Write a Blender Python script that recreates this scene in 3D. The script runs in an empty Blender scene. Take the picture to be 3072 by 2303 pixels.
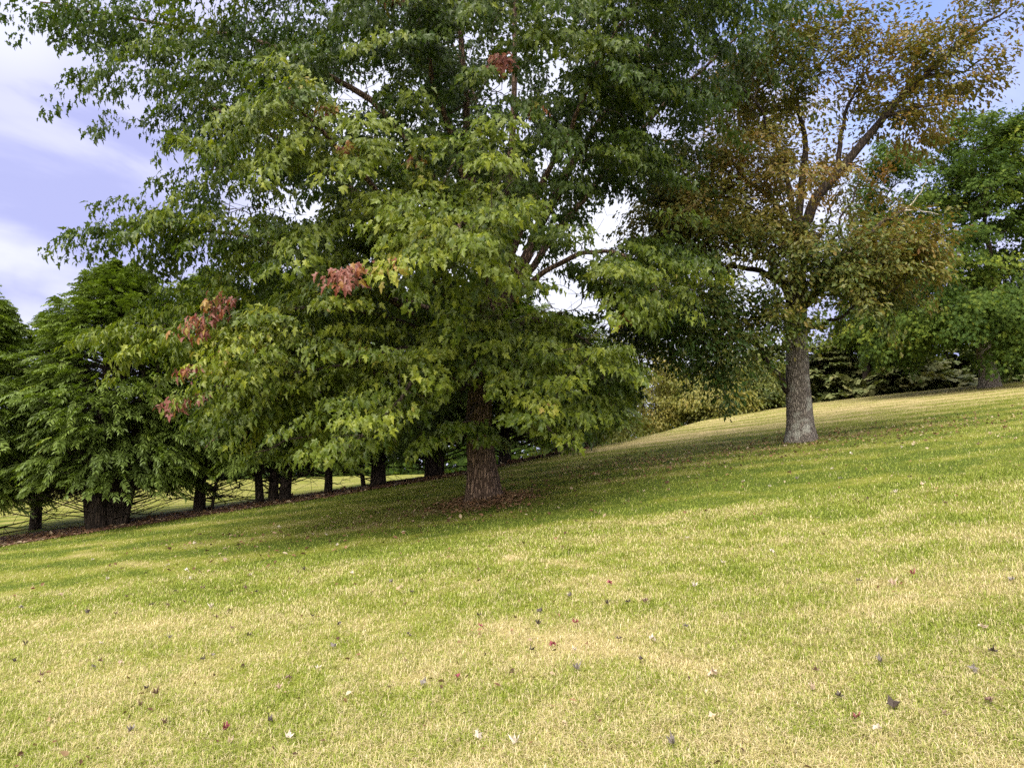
import bpy, math
import numpy as np

R = math.radians
rng = np.random.default_rng(11)
scene = bpy.context.scene
COL = scene.collection

# ------------------------------------------------------------------ camera
F, PITCH, EYE = 740.0, R(7.0), 1.6
cam_data = bpy.data.cameras.new("camera")
cam_data.sensor_width = 36.0
cam_data.lens = 36.0 * F / 1024.0
cam_data.clip_end = 2000.0
cam_data.clip_start = 0.05
cam = bpy.data.objects.new("camera", cam_data)
COL.objects.link(cam)
cam.location = (0, 0, EYE)
cam.rotation_euler = (R(90) + PITCH, 0, 0)
scene.camera = cam


def direction(px, py):
    u, v = (px - 512.0) / F, (383.5 - py) / F
    return np.array([u, math.cos(PITCH) - v * math.sin(PITCH), math.sin(PITCH) + v * math.cos(PITCH)])


def P(px, py, D):
    """a point seen at px, py whose distance along the view is D metres"""
    d = direction(px, py)
    return np.array([0, 0, EYE]) + d * (D / d[1])


# ------------------------------------------------------------------ sky, sun, exposure
SUN_EL, SUN_AZ = R(54), R(206)          # azimuth from +Y, clockwise: behind the camera, a little to the left
scene.view_settings.view_transform = 'Standard'
scene.view_settings.look = 'None'
scene.view_settings.gamma = 1.0
scene.view_settings.use_curve_mapping = False
scene.view_settings.exposure = 2.45

world = bpy.data.worlds.new("World")
scene.world = world
world.use_nodes = True


class NT:
    def __init__(self, tree):
        self.t = tree
        tree.nodes.clear()

    def n(self, kind, **kw):
        nd = self.t.nodes.new(kind)
        for k, v in kw.items():
            setattr(nd, k, v)
        return nd

    def link(self, a, b):
        self.t.links.new(a, b)

    def val(self, sock, v):
        if hasattr(v, 'is_linked') or hasattr(v, 'links'):
            self.link(v, sock)
        else:
            sock.default_value = v

    def math(self, op, a, b=0.0, clamp=False):
        nd = self.n('ShaderNodeMath', operation=op, use_clamp=clamp)
        self.val(nd.inputs[0], a)
        self.val(nd.inputs[1], b)
        return nd.outputs[0]

    def mix(self, fac, a, b, blend='MIX'):
        nd = self.n('ShaderNodeMix', data_type='RGBA', blend_type=blend)
        self.val(nd.inputs[0], fac)
        self.val(nd.inputs[6], a if not isinstance(a, tuple) else (*a[:3], 1))
        self.val(nd.inputs[7], b if not isinstance(b, tuple) else (*b[:3], 1))
        return nd.outputs[2]

    def noise(self, vec, scale, detail=4.0, rough=0.55, dist=0.0):
        nd = self.n('ShaderNodeTexNoise')
        nd.inputs['Scale'].default_value = scale
        nd.inputs['Detail'].default_value = detail
        nd.inputs['Roughness'].default_value = rough
        nd.inputs['Distortion'].default_value = dist
        if vec is not None:
            self.link(vec, nd.inputs['Vector'])
        return nd.outputs['Fac']

    def rng(self, v, a, b, c=0.0, d=1.0, smooth=True):
        nd = self.n('ShaderNodeMapRange')
        nd.interpolation_type = 'SMOOTHSTEP' if smooth else 'LINEAR'
        self.val(nd.inputs[0], v)
        for i, q in enumerate((a, b, c, d)):
            nd.inputs[i + 1].default_value = q
        return nd.outputs[0]

    def ramp(self, fac, stops):
        nd = self.n('ShaderNodeValToRGB')
        el = nd.color_ramp.elements
        while len(el) < len(stops):
            el.new(0.5)
        for e, (p, c) in zip(el, stops):
            e.position = p
            e.color = (*c, 1)
        self.val(nd.inputs[0], fac)
        return nd.outputs[0]


def build_world():
    w = NT(world.node_tree)
    sky = w.n('ShaderNodeTexSky', sky_type='NISHITA')
    sky.sun_disc = False
    sky.sun_elevation = SUN_EL
    sky.sun_rotation = SUN_AZ
    sky.air_density = 1.0
    sky.dust_density = 1.0
    sky.ozone_density = 2.0
    tc = w.n('ShaderNodeTexCoord')
    mp = w.n('ShaderNodeMapping')
    mp.inputs['Scale'].default_value = (1, 1, 2.6)
    mp.inputs['Location'].default_value = (0.31, 0.12, 0.4)
    w.link(tc.outputs['Generated'], mp.inputs['Vector'])
    vec = mp.outputs[0]
    n1 = w.noise(vec, 1.7, 6, 0.5, 0.3)
    n2 = w.noise(vec, 3.6, 6, 0.52, 0.4)

    def spot(px, py, inner, outer):
        d = direction(px, py)
        d = d / np.linalg.norm(d)
        dot = w.n('ShaderNodeVectorMath', operation='DOT_PRODUCT')
        w.link(tc.outputs['Generated'], dot.inputs[0])
        dot.inputs[1].default_value = tuple(d)
        return w.rng(dot.outputs['Value'], math.cos(R(outer)), math.cos(R(inner)))

    # open blue sky shows high on the right, cloud elsewhere
    clear = spot(865, -20, 1, 15)
    clear2 = w.math('MULTIPLY', spot(990, 110, 1, 9), 0.5)
    cl = w.math('MAXIMUM', clear, clear2)
    cover = w.math('SUBTRACT', 1.0, w.math('MULTIPLY', cl, w.rng(n2, 0.30, 0.55)), clamp=True)
    cover = w.math('MULTIPLY', cover, 0.97)
    white = w.math('MULTIPLY', w.rng(n1, 0.56, 0.85), 0.08)
    for (px, py, i, o, k) in ((0, 254, 0.1, 2.6, 0.45), (30, 262, 0.1, 2.2, 0.45), (55, 272, 0.1, 2.0, 0.45), (80, 284, 0.1, 1.8, 0.4), (20, 335, 0.2, 3.0, 0.5), (5, 0, 0.3, 5, 0.5), (480, 220, 8, 22, 0.95), (640, 300, 5, 14, 0.9),
                              (760, 190, 3, 12, 0.6)):
        white = w.math('MAXIMUM', white, w.math('MULTIPLY', spot(px, py, i, o), w.math('MULTIPLY', w.rng(n2, 0.25, 0.6, 0.55, 1.0), k)))
    grey = w.mix(w.rng(n2, 0.40, 0.60), (1.60, 1.68, 2.85), (2.35, 2.4, 3.4))
    cloud = w.mix(white, grey, (3.4, 3.45, 3.8))
    blue = w.mix(1.0, sky.outputs[0], (1.05, 0.92, 1.05), 'MULTIPLY')
    col = w.mix(cover, blue, cloud)
    # unseen bright sky added overhead and behind the viewpoint to lift the shade
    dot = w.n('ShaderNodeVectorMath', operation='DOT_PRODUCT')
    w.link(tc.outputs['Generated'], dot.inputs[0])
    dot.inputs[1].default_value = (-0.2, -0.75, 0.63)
    fill_sky = w.rng(dot.outputs['Value'], math.cos(R(78)), math.cos(R(20)))
    col = w.mix(fill_sky, col, (11.0, 10.6, 9.8))
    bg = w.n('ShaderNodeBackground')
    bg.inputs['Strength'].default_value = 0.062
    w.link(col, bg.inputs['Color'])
    out = w.n('ShaderNodeOutputWorld')
    w.link(bg.outputs[0], out.inputs[0])


build_world()
sun_data = bpy.data.lights.new("sun", 'SUN')
sun_data.energy = 1.0
sun_data.angle = R(38)
sun_data.color = (1.0, 0.95, 0.86)
sun = bpy.data.objects.new("sun", sun_data)
COL.objects.link(sun)
sd = np.array([math.sin(SUN_AZ) * math.cos(SUN_EL), math.cos(SUN_AZ) * math.cos(SUN_EL), math.sin(SUN_EL)])
sun.rotation_euler = (R(90) - SUN_EL, 0, math.atan2(sd[1], sd[0]) + R(90))
sun.location = tuple(sd * 60)

cy = scene.cycles
cy.max_bounces = 8
cy.diffuse_bounces = 4
cy.glossy_bounces = 2
cy.transmission_bounces = 6
cy.transparent_max_bounces = 4
cy.use_denoising = False
cy.use_adaptive_sampling = True
cy.adaptive_threshold = 0.012

# ------------------------------------------------------------------ numeric helpers
UP = np.array([0.0, 0.0, 1.0])


def norm(a):
    return a / np.maximum(np.linalg.norm(a, axis=-1, keepdims=True), 1e-9)


def _hash(ix, iy, iz, seed):
    h = (ix * 374761393 + iy * 668265263 + iz * 2147483647 + seed * 974711) & 0xFFFFFFFF
    h = ((h ^ (h >> 13)) * 1274126177) & 0xFFFFFFFF
    h = h ^ (h >> 16)
    return (h & 0xFFFFFF) / float(0xFFFFFF)


def vnoise(p, seed=0):
    p = np.asarray(p, float)
    if p.shape[-1] == 2:
        p = np.concatenate([p, np.zeros(p.shape[:-1] + (1,))], -1)
    i = np.floor(p).astype(np.int64)
    f = p - i
    f = f * f * (3 - 2 * f)
    r = 0
    for a in (0, 1):
        for b in (0, 1):
            for c in (0, 1):
                wt = (f[..., 0] if a else 1 - f[..., 0]) * (f[..., 1] if b else 1 - f[..., 1]) * (f[..., 2] if c else 1 - f[..., 2])
                r = r + wt * _hash(i[..., 0] + a, i[..., 1] + b, i[..., 2] + c, seed)
    return r


def fbm(p, seed=0, octaves=4):
    p = np.asarray(p, float)
    s, a, t = 0, 0.5, 0
    for o in range(octaves):
        s = s + a * vnoise(p * 2 ** o, seed + 17 * o)
        t += a
        a *= 0.5
    return s / t


# ------------------------------------------------------------------ terrain
PX_ED = np.array([-300, 0, 130, 330, 470, 565, 620, 665, 707, 749, 789, 900, 1024, 1400.0])
PY_ED = np.array([585, 545, 525, 495, 472, 450, 441, 430, 418, 411, 404, 391, 379, 358.0])
PA, PB = 0.127, 0.103
_u = (PX_ED - 512) / F
_yc = []
for px, py in zip(PX_ED, PY_ED):
    d = direction(px, py)
    k = (PA * d[0] / d[1] + PB)
    _yc.append(EYE / (k - d[2] / d[1]))
_yc = np.array(_yc)
_ug = np.array([direction(px, py)[0] / direction(px, py)[1] for px, py in zip(PX_ED, PY_ED)])


def height(x, y):
    x = np.asarray(x, float)
    y = np.asarray(y, float)
    ys = np.maximum(y, 1.0)
    u = np.clip(x / ys, -1.2, 1.2)
    yc = np.interp(u, _ug, _yc)
    k = PA * u + PB
    m = np.interp(u, [-0.7, -0.2, -0.05, 0.1, 0.7], [0.006, 0.004, 0.0, -0.03, -0.02])
    w = np.interp(u, [-0.7, 0, 0.7], [0.8, 0.8, 1.1])
    sp = w * np.logaddexp(0, (ys - yc - 0.95 * w) / w)
    sp = np.where(y < 2, 0, sp)
    xx = np.where(y < 2, np.clip(x, -6, 30), np.clip(x, -1.2 * ys, 1.2 * ys))
    z = PA * xx + PB * y - (k - m) * sp
    z = z + 0.05 * (fbm(np.stack([x * 0.35, y * 0.35], -1), 5, 2) - 0.5)
    # very far: let everything level off
    far = np.clip((ys - 70) / 60, 0, 1)
    return z * (1 - far) + 1.0 * far


def pixel(p):
    """where points appear, used to keep crowns off the ground line"""
    p = np.asarray(p, float) - [0, 0, EYE]
    c, s = math.cos(PITCH), math.sin(PITCH)
    zc = p[..., 1] * c + p[..., 2] * s
    return 512 + F * p[..., 0] / zc, 383.5 - F * (p[..., 2] * c - p[..., 1] * s) / zc


GAPS = [(610, 222, 20), (640, 205, 15), (590, 250, 12), (600, 330, 15), (575, 300, 13), (528, 308, 11), (560, 268, 9), (422, 300, 10), (400, 285, 8), (365, 80, 13), (335, 95, 9),
        (500, 92, 12), (478, 40, 9), (690, 70, 10), (652, 120, 11), (565, 60, 9), (660, 345, 16), (690, 320, 12), (265, 140, 8), (230, 205, 9), (405, 130, 7), (540, 170, 9), (300, 210, 7), (700, 350, 10), (503, 300, 5), (520, 268, 5), (540, 228, 5), (556, 196, 5), (577, 162, 5), (464, 60, 4), (466, 110, 4), (513, 30, 6), (514, 130, 4), (330, 180, 5), (200, 250, 6), (180, 160, 4)]


def open_sky(p, seed=0):
    """true where the crown has one of its see-through gaps"""
    x, y = pixel(p)
    bad = np.zeros(len(p), bool)
    for (gx, gy, r) in GAPS:
        q = np.hypot(x - gx, (y - gy) * 1.15)
        bad |= q < (r + 5) * (0.9 + 1.1 * vnoise(p * 2.0, seed + 5))
    return bad


def on_ground(px, py):
    """where the view ray through a pixel meets the lawn"""
    d = direction(px, py)
    lo = 1.0
    t = np.linspace(1.5, 60, 3000)
    xs, ys, zs = d[0] * t, d[1] * t, EYE + d[2] * t
    below = zs < height(xs, ys)
    i = int(np.argmax(below)) if below.any() else len(t) - 1
    return np.array([xs[i], ys[i], float(height(xs[i], ys[i]))])


def straw_at(x, y):
    """0 = green turf .. 1 = dry straw, a pattern fixed in the ground"""
    p = np.stack([x, y], -1)
    s = 0.29 + 0.22 * (fbm(p * [0.30, 0.55], 3, 4) - 0.5) + 0.75 * (fbm(p * [1.5, 2.4], 9, 4) - 0.5) + 0.5 * (fbm(p * 6.0, 12, 2) - 0.5)
    s = s + 0.17 * np.sin((y * 0.97 + x * 0.2) * 5.2) * np.clip((y - 6.5) / 3, 0, 1)
    s = s + np.interp(y, [3, 5, 7, 9, 12, 16, 19, 23], [0.26, 0.22, 0.10, -0.06, -0.14, -0.06, 0.22, 0.38])
    s = s - 0.22 * np.clip((y - 16.5) / 2, 0, 1) * np.clip(-x / 3, 0, 1)
    for (cx, cy, rx, ry, a) in STRAW_SPOTS:
        s = s + 0.55 * a * np.exp(-(((x - cx) / rx) ** 2 + ((y - cy) / ry) ** 2))
    for (x0, y0, x1, y1, wd, a) in STRAW_LINES:
        dx, dy = x1 - x0, y1 - y0
        L2 = dx * dx + dy * dy
        t = ((x - x0) * dx + (y - y0) * dy) / L2
        tt = np.clip(t, 0, 1)
        dd = np.hypot(x - (x0 + tt * dx), y - (y0 + tt * dy))
        brk = 0.35 + 1.1 * fbm(np.stack([x * 1.3, y * 1.3], -1), 31, 2)
        s = s + 0.95 * a * brk * np.exp(-(dd / (0.7 * wd)) ** 2)
    return np.clip(s, 0, 1)


STRAW_SPOTS, STRAW_LINES = [], []
for (px, py, rx, ry, a) in ((60, 640, 1.4, 0.7, 0.35), (340, 600, 0.7, 0.35, 0.3), (110, 715, 0.7, 0.5, 0.2), (390, 740, 0.5, 0.3, 0.25),
                            (470, 500, 2.0, 1.0, 0.5), (620, 445, 3.0, 1.5, 0.55), (720, 432, 3.0, 1.2, 0.4), (330, 530, 2.5, 0.9, 0.35),
                            (860, 405, 3, 2.5, 0.3), (990, 395, 4, 3, 0.25), (560, 650, 0.6, 0.25, 0.35), (590, 643, 0.5, 0.2, 0.3),
                            (640, 500, 4.5, 1.3, -0.35), (860, 480, 3.5, 1.6, -0.2), (740, 586, 0.45, 0.22, -0.5), (600, 560, 2.0, 0.6, -0.22),
                            (500, 615, 0.6, 0.3, -0.35), (720, 620, 1.0, 0.5, -0.2), (860, 560, 1.5, 0.6, 0.12), (230, 520, 3, 1.0, -0.1),
                            (920, 740, 0.6, 0.5, -0.15), (80, 745, 0.5, 0.3, -0.25), (960, 610, 0.9, 0.7, -0.15), (890, 600, 0.7, 0.25, 0.3),
                            (980, 620, .5, .3, .1), (880, 735, .5, .25, .3), (560, 725, .5, .3, .15), (640, 520, 1.2, .3, .3)):
    g = on_ground(px, py)
    STRAW_SPOTS.append((g[0], g[1], rx, ry, a))
for (p0, p1, wd, a) in (((75, 551), (195, 575), 0.13, 0.42), ((505, 557), (720, 582), 0.12, 0.5), ((480, 625), (700, 668), 0.14, 0.4),
                        ((685, 539), (860, 543), 0.12, 0.28), ((560, 520), (660, 524), 0.15, 0.3), ((740, 640), (1000, 655), 0.2, 0.15),
                        ((300, 500), (420, 515), 0.15, 0.25), ((820, 612), (1010, 590), 0.18, 0.2)):
    a0, a1 = on_ground(*p0), on_ground(*p1)
    STRAW_LINES.append((a0[0], a0[1], a1[0], a1[1], wd, a))


# ------------------------------------------------------------------ mesh building
class MB:
    """collects vertices, triangles / quads and per vertex floats; build() makes one mesh object"""

    def __init__(self):
        self.v, self.f, self.m, self.t = [], [], [], []
        self.nv = 0

    def add(self, verts, faces, tint=None, mat=0, smooth=False):
        verts = np.asarray(verts, np.float32).reshape(-1, 3)
        faces = np.asarray(faces, np.int64)
        self.v.append(verts)
        self.f.append((faces + self.nv, mat, smooth))
        if tint is None:
            tint = np.zeros(len(verts), np.float32)
        self.t.append(np.broadcast_to(np.asarray(tint, np.float32), (len(verts),)))
        self.nv += len(verts)

    def mesh(self, name, mats):
        me = bpy.data.meshes.new(name)
        v = np.concatenate(self.v)
        me.vertices.add(len(v))
        me.vertices.foreach_set('co', v.ravel())
        nl = sum(f.size for f, _, _ in self.f)
        nf = sum(len(f) for f, _, _ in self.f)
        me.loops.add(nl)
        me.loops.foreach_set('vertex_index', np.concatenate([f.ravel() for f, _, _ in self.f]).astype(np.int32))
        me.polygons.add(nf)
        tot = np.concatenate([np.full(len(f), f.shape[1]) for f, _, _ in self.f])
        st = np.concatenate([[0], np.cumsum(tot)[:-1]]).astype(np.int32)
        me.polygons.foreach_set('loop_start', st)
        me.polygons.foreach_set('material_index', np.concatenate([np.full(len(f), m) for f, m, _ in self.f]).astype(np.int32))
        me.polygons.foreach_set('use_smooth', np.concatenate([np.full(len(f), s) for f, _, s in self.f]).astype(bool))
        at = me.attributes.new('tint', 'FLOAT', 'POINT')
        at.data.foreach_set('value', np.concatenate(self.t).astype(np.float32))
        for m in mats:
            me.materials.append(m)
        me.update(calc_edges=True)
        return me

    def build(self, name, mats, parent=None):
        if not isinstance(mats, (list, tuple)):
            mats = [mats]
        o = bpy.data.objects.new(name, self.mesh(name, mats))
        COL.objects.link(o)
        if parent is not None:
            o.parent = parent
            o.matrix_parent_inverse.identity()
            o.location = tuple(-np.array(parent.location))
        return o


def tag(o, label=None, cat=None, group=None, kind=None):
    if label:
        o['label'] = label
    if cat:
        o['category'] = cat
    if group:
        o['group'] = group
    if kind:
        o['kind'] = kind
    return o


def empty(name, loc, label, cat, group=None):
    o = bpy.data.objects.new(name, None)
    o.empty_display_size = 0.3
    COL.objects.link(o)
    o.location = tuple(loc)
    return tag(o, label, cat, group)


def segments(mb, a, b, ra, rb, sides=5, mat=0, tint=0.0):
    """tapered prisms from points a to points b"""
    a, b = np.asarray(a, float), np.asarray(b, float)
    if not len(a):
        return
    d = norm(b - a)
    ref = np.where(np.abs(d[:, 2:3]) > 0.9, np.array([[1.0, 0, 0]]), UP[None])
    s = norm(np.cross(d, ref))
    t = np.cross(d, s)
    ang = np.arange(sides) * 2 * math.pi / sides
    ring = np.cos(ang)[None, :, None] * s[:, None] + np.sin(ang)[None, :, None] * t[:, None]
    va = a[:, None] + ring * np.asarray(ra)[:, None, None]
    vb = (b + d * np.asarray(rb)[:, None] * 0.3)[:, None] + ring * np.asarray(rb)[:, None, None]
    v = np.concatenate([va, vb], 1)
    n = len(a)
    base = (np.arange(n) * 2 * sides)[:, None, None]
    i = np.arange(sides)
    q = np.stack([i, (i + 1) % sides, sides + (i + 1) % sides, sides + i], 1)[None]
    mb.add(v.reshape(-1, 3), (base + q).reshape(-1, 4), tint, mat, True)


def smooth_path(pts, n):
    """Catmull-Rom through pts (k, d) resampled to n points"""
    p = np.asarray(pts, float)
    k = len(p)
    q = np.vstack([2 * p[0] - p[1], p, 2 * p[-1] - p[-2]])
    t = np.linspace(0, k - 1 - 1e-6, n)
    i = t.astype(int)
    f = (t - i)[:, None]
    a, b, c, d = q[i], q[i + 1], q[i + 2], q[i + 3]
    return 0.5 * (2 * b + (c - a) * f + (2 * a - 5 * b + 4 * c - d) * f ** 2 + (3 * b - 3 * c + d - a) * f ** 3)


def tube(mb, path, radii, sides=10, mat=0, rough=0.0, seed=0, tint=0.0, flare=None, cap=True):
    path = np.asarray(path, float)
    radii = np.asarray(radii, float)
    n = len(path)
    d = norm(np.gradient(path, axis=0))
    s = np.cross(d[0], [0.13, 1, 0.07])
    s /= np.linalg.norm(s)
    ang = np.arange(sides) * 2 * math.pi / sides
    rows = []
    for i in range(n):
        s = s - d[i] * np.dot(s, d[i])
        s /= np.linalg.norm(s)
        t = np.cross(d[i], s)
        r = radii[i] * np.ones(sides)
        if rough:
            q = np.stack([np.cos(ang) * 2.2, np.sin(ang) * 2.2, np.full(sides, i * 0.35)], -1)
            r = r * (1 + rough * (fbm(q + seed * 7.3, seed, 3) - 0.5) * 2)
        if flare is not None:
            r = r * flare(i, ang)
        rows.append(path[i] + np.outer(np.cos(ang) * r, s) + np.outer(np.sin(ang) * r, t))
    v = np.concatenate(rows)
    i = np.arange(sides)
    q = np.stack([i, (i + 1) % sides, sides + (i + 1) % sides, sides + i], 1)
    f = np.concatenate([q + k * sides for k in range(n - 1)])
    mb.add(v, f, tint, mat, True)
    if cap:
        c = np.vstack([rows[-1], path[-1] + d[-1] * radii[-1] * 0.6])
        mb.add(c, np.stack([i, (i + 1) % sides, np.full(sides, sides)], 1), tint, mat, True)


# leaf outlines: (across, along) boundary from the base round to the base
def leaf_template(half, centre, fold=0.28, curl=0.22):
    h = np.array(half, float)
    pts = np.vstack([h, h[1:-1][::-1] * [-1, 1]])
    b = np.vstack([[0, centre], pts])
    z = fold * np.abs(b[:, 0]) - curl * b[:, 1] ** 2
    n = len(pts)
    tri = np.array([[0, 1 + i, 1 + (i + 1) % n] for i in range(n)])
    return np.column_stack([b, z]), tri


MAPLE = leaf_template([(0, 0), (0.32, 0.03), (0.20, 0.24), (0.53, 0.50), (0.34, 0.55), (0.18, 0.56), (0.20, 0.76), (0, 1.06)], 0.32, 0.30, 0.3)
MAPLE = [leaf_template([(0, 0), (0.30, 0.02), (0.19, 0.24), (0.46, 0.52), (0.30, 0.57), (0.17, 0.58), (0.19, 0.78), (0, 1.08)], 0.32, fo, cu) for fo, cu in ((0.25, 0.25), (0.8, 0.45), (-0.25, 0.6))]
MAPLE.append(leaf_template([(0, 0), (0.22, 0.05), (0.13, 0.28), (0.34, 0.56), (0.22, 0.62), (0.14, 0.62), (0.15, 0.82), (0, 1.12)], 0.34, 0.5, 0.4))
MAPLE_FAR = leaf_template([(0, 0), (0.34, 0.10), (0.16, 0.28), (0.50, 0.56), (0.15, 0.60), (0, 1.0)], 0.35)
OAK = leaf_template([(0, 0), (0.07, 0.22), (0.20, 0.34), (0.13, 0.48), (0.30, 0.66), (0.19, 0.78), (0.10, 1.0), (0, 1.04)], 0.5, 0.35, 0.15)
OVAL = leaf_template([(0, 0), (0.28, 0.3), (0.24, 0.65), (0, 1.0)], 0.45)


def put_leaves(mb, tmpl, pos, axis, nrm, size, tint, mat=0):
    tv, tf = tmpl
    axis = norm(axis)
    nrm = norm(nrm - axis * np.sum(nrm * axis, -1, keepdims=True))
    side = np.cross(axis, nrm)
    n = len(pos)
    v = (side[:, None] * tv[None, :, 0:1] + axis[:, None] * tv[None, :, 1:2] + nrm[:, None] * tv[None, :, 2:3]) * size[:, None, None] + pos[:, None]
    f = tf[None] + (np.arange(n) * len(tv))[:, None, None]
    mb.add(v.reshape(-1, 3), f.reshape(-1, 3), np.repeat(tint, len(tv)), mat)


def rdir(n):
    return norm(rng.normal(size=(n, 3)))


def sprays(mb, org, d, out, L, K, size, tint, tmpl, droop=0.6, spread=0.45, jitter=0.05, hang=0.6, face=0.6, mat=0, vary=0.08):
    """leaf sprays: a twig from org along d with K leaves either side"""
    M = len(org)
    L = np.broadcast_to(L, (M,))
    i = np.repeat(np.arange(M), K)
    N = len(i)
    t = rng.random(N) ** 0.75
    sd_ = np.where(rng.random(N) < 0.5, -1.0, 1.0)
    lat = norm(np.cross(d, UP) + 1e-6)[i] * sd_[:, None]
    lt = rng.random(N) * spread * (1.15 - 0.75 * t)
    Li = L[i]
    pos = org[i] + d[i] * (Li * t)[:, None] + lat * (Li * lt)[:, None]
    pos[:, 2] -= droop * Li * (0.55 * t * t + 0.9 * lt * lt)
    pos += rng.normal(size=(N, 3)) * jitter
    ax = d[i] * 0.55 + lat * 0.55 - UP * (hang + 0.5 * rng.random(N))[:, None] + rng.normal(size=(N, 3)) * 0.3
    nr = UP * 0.65 + out[i] * face + rng.normal(size=(N, 3)) * 0.42
    s = size * rng.uniform(0.45, 1.22, N)
    tn = tint[i] + rng.normal(size=N) * vary
    tn = np.clip(tn, 0, 1)
    if isinstance(tmpl, list):
        g = rng.integers(len(tmpl), size=N)
        for q, tm in enumerate(tmpl):
            put_leaves(mb, tm, pos[g == q], ax[g == q], nr[g == q], s[g == q], tn[g == q], mat)
    else:
        put_leaves(mb, tmpl, pos, ax, nr, s, tn, mat)


def grow(seed_paths, attract, step=0.3):
    """join every attractor to the nearest sensible branch; returns nodes, parents, directions, index of each attractor's node"""
    pos, par, dr = [], [], []
    for path in seed_paths:
        dd = norm(np.gradient(path, axis=0))
        for k in range(len(path)):
            par.append(len(pos) - 1 if k else -1)
            pos.append(path[k])
            dr.append(dd[k])
    nseed = len(pos)
    cap = nseed + len(attract) * 14
    A = np.zeros((cap, 3))
    B = np.zeros((cap, 3))
    A[:nseed], B[:nseed] = pos, dr
    n = nseed
    tip = []
    d0 = np.array([np.min(np.linalg.norm(A[:nseed] - a, axis=1)) for a in attract])
    order = np.argsort(d0)
    tip = np.zeros(len(attract), int)
    for ai in order:
        a = attract[ai]
        v = a - A[:n]
        dist = np.linalg.norm(v, axis=1)
        cosv = np.sum(v * B[:n], 1) / np.maximum(dist, 1e-6)
        cost = dist * (1.35 - 0.45 * cosv) + 0.25 * np.maximum(0, -v[:, 2])
        j = int(np.argmin(cost))
        L = dist[j]
        k = int(np.clip(math.ceil(L / step), 1, 10))
        p0, p3 = A[j], a
        p1 = p0 + (B[j] * 0.5 + norm(v[j]) * 0.5) * L * 0.35
        p2 = a - norm(norm(v[j]) + np.array([0, 0, -0.15])) * L * 0.3
        t = (np.arange(1, k + 1) / k)[:, None]
        c = p0 * (1 - t) ** 3 + 3 * p1 * t * (1 - t) ** 2 + 3 * p2 * t * t * (1 - t) + p3 * t ** 3
        if k > 1:
            c[:-1] += rng.normal(size=(k - 1, 3)) * 0.03
        prev = j
        for q in range(k):
            if n >= cap:
                break
            A[n] = c[q]
            B[n] = norm(c[q] - A[prev])
            par.append(prev)
            prev = n
            n += 1
        tip[ai] = prev
    return A[:n], np.array(par), B[:n], tip, nseed


def branch_mesh(mb, A, par, nseed, mat, base_r=0.006, power=0.45, sides=5, rmax=0.09):
    n = len(A)
    cnt = np.zeros(n)
    has = np.zeros(n, bool)
    has[par[par >= 0]] = True
    cnt[~has] = 1
    for i in range(n - 1, nseed - 1, -1):
        cnt[par[i]] += cnt[i]
    r = np.minimum(base_r * np.maximum(cnt, 1) ** power, rmax)
    i = np.arange(nseed, n)
    p = par[i]
    rp = np.where(p < nseed, r[i] * 1.2, np.minimum(r[p], r[i] * 1.6))
    segments(mb, A[p], A[i], rp, r[i], sides, mat)


# ------------------------------------------------------------------ materials
def new_mat(name):
    m = bpy.data.materials.new(name)
    m.use_nodes = True
    return m, NT(m.node_tree)


def finish(t, shader):
    o = t.n('ShaderNodeOutputMaterial')
    t.link(shader, o.inputs['Surface'])


def leaf_mat(name, stops, rough=0.42, trans=0.32, spec=0.30, tgain=(1.5, 1.6, 0.5)):
    m, t = new_mat(name)
    at = t.n('ShaderNodeAttribute', attribute_name='tint')
    geo = t.n('ShaderNodeNewGeometry')
    n = t.noise(geo.outputs['Position'], 9.0, 2, 0.5)
    f = t.math('ADD', at.outputs['Fac'], t.math('MULTIPLY', t.math('SUBTRACT', n, 0.5), 0.16), clamp=True)
    col = t.ramp(f, stops)
    # leaf undersides are paler and matt
    back = t.mix(geo.outputs['Backfacing'], col, t.mix(0.14, col, (0.20, 0.24, 0.11)))
    bs = t.n('ShaderNodeBsdfPrincipled')
    t.link(back, bs.inputs['Base Color'])
    bs.inputs['Roughness'].default_value = rough
    bs.inputs['Specular IOR Level'].default_value = spec
    tr = t.n('ShaderNodeBsdfTranslucent')
    t.link(t.mix(1.0, col, tgain, 'MULTIPLY'), tr.inputs['Color'])
    mx = t.n('ShaderNodeMixShader')
    mx.inputs[0].default_value = trans
    t.link(bs.outputs[0], mx.inputs[1])
    t.link(tr.outputs[0], mx.inputs[2])
    finish(t, mx.outputs[0])
    return m


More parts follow.
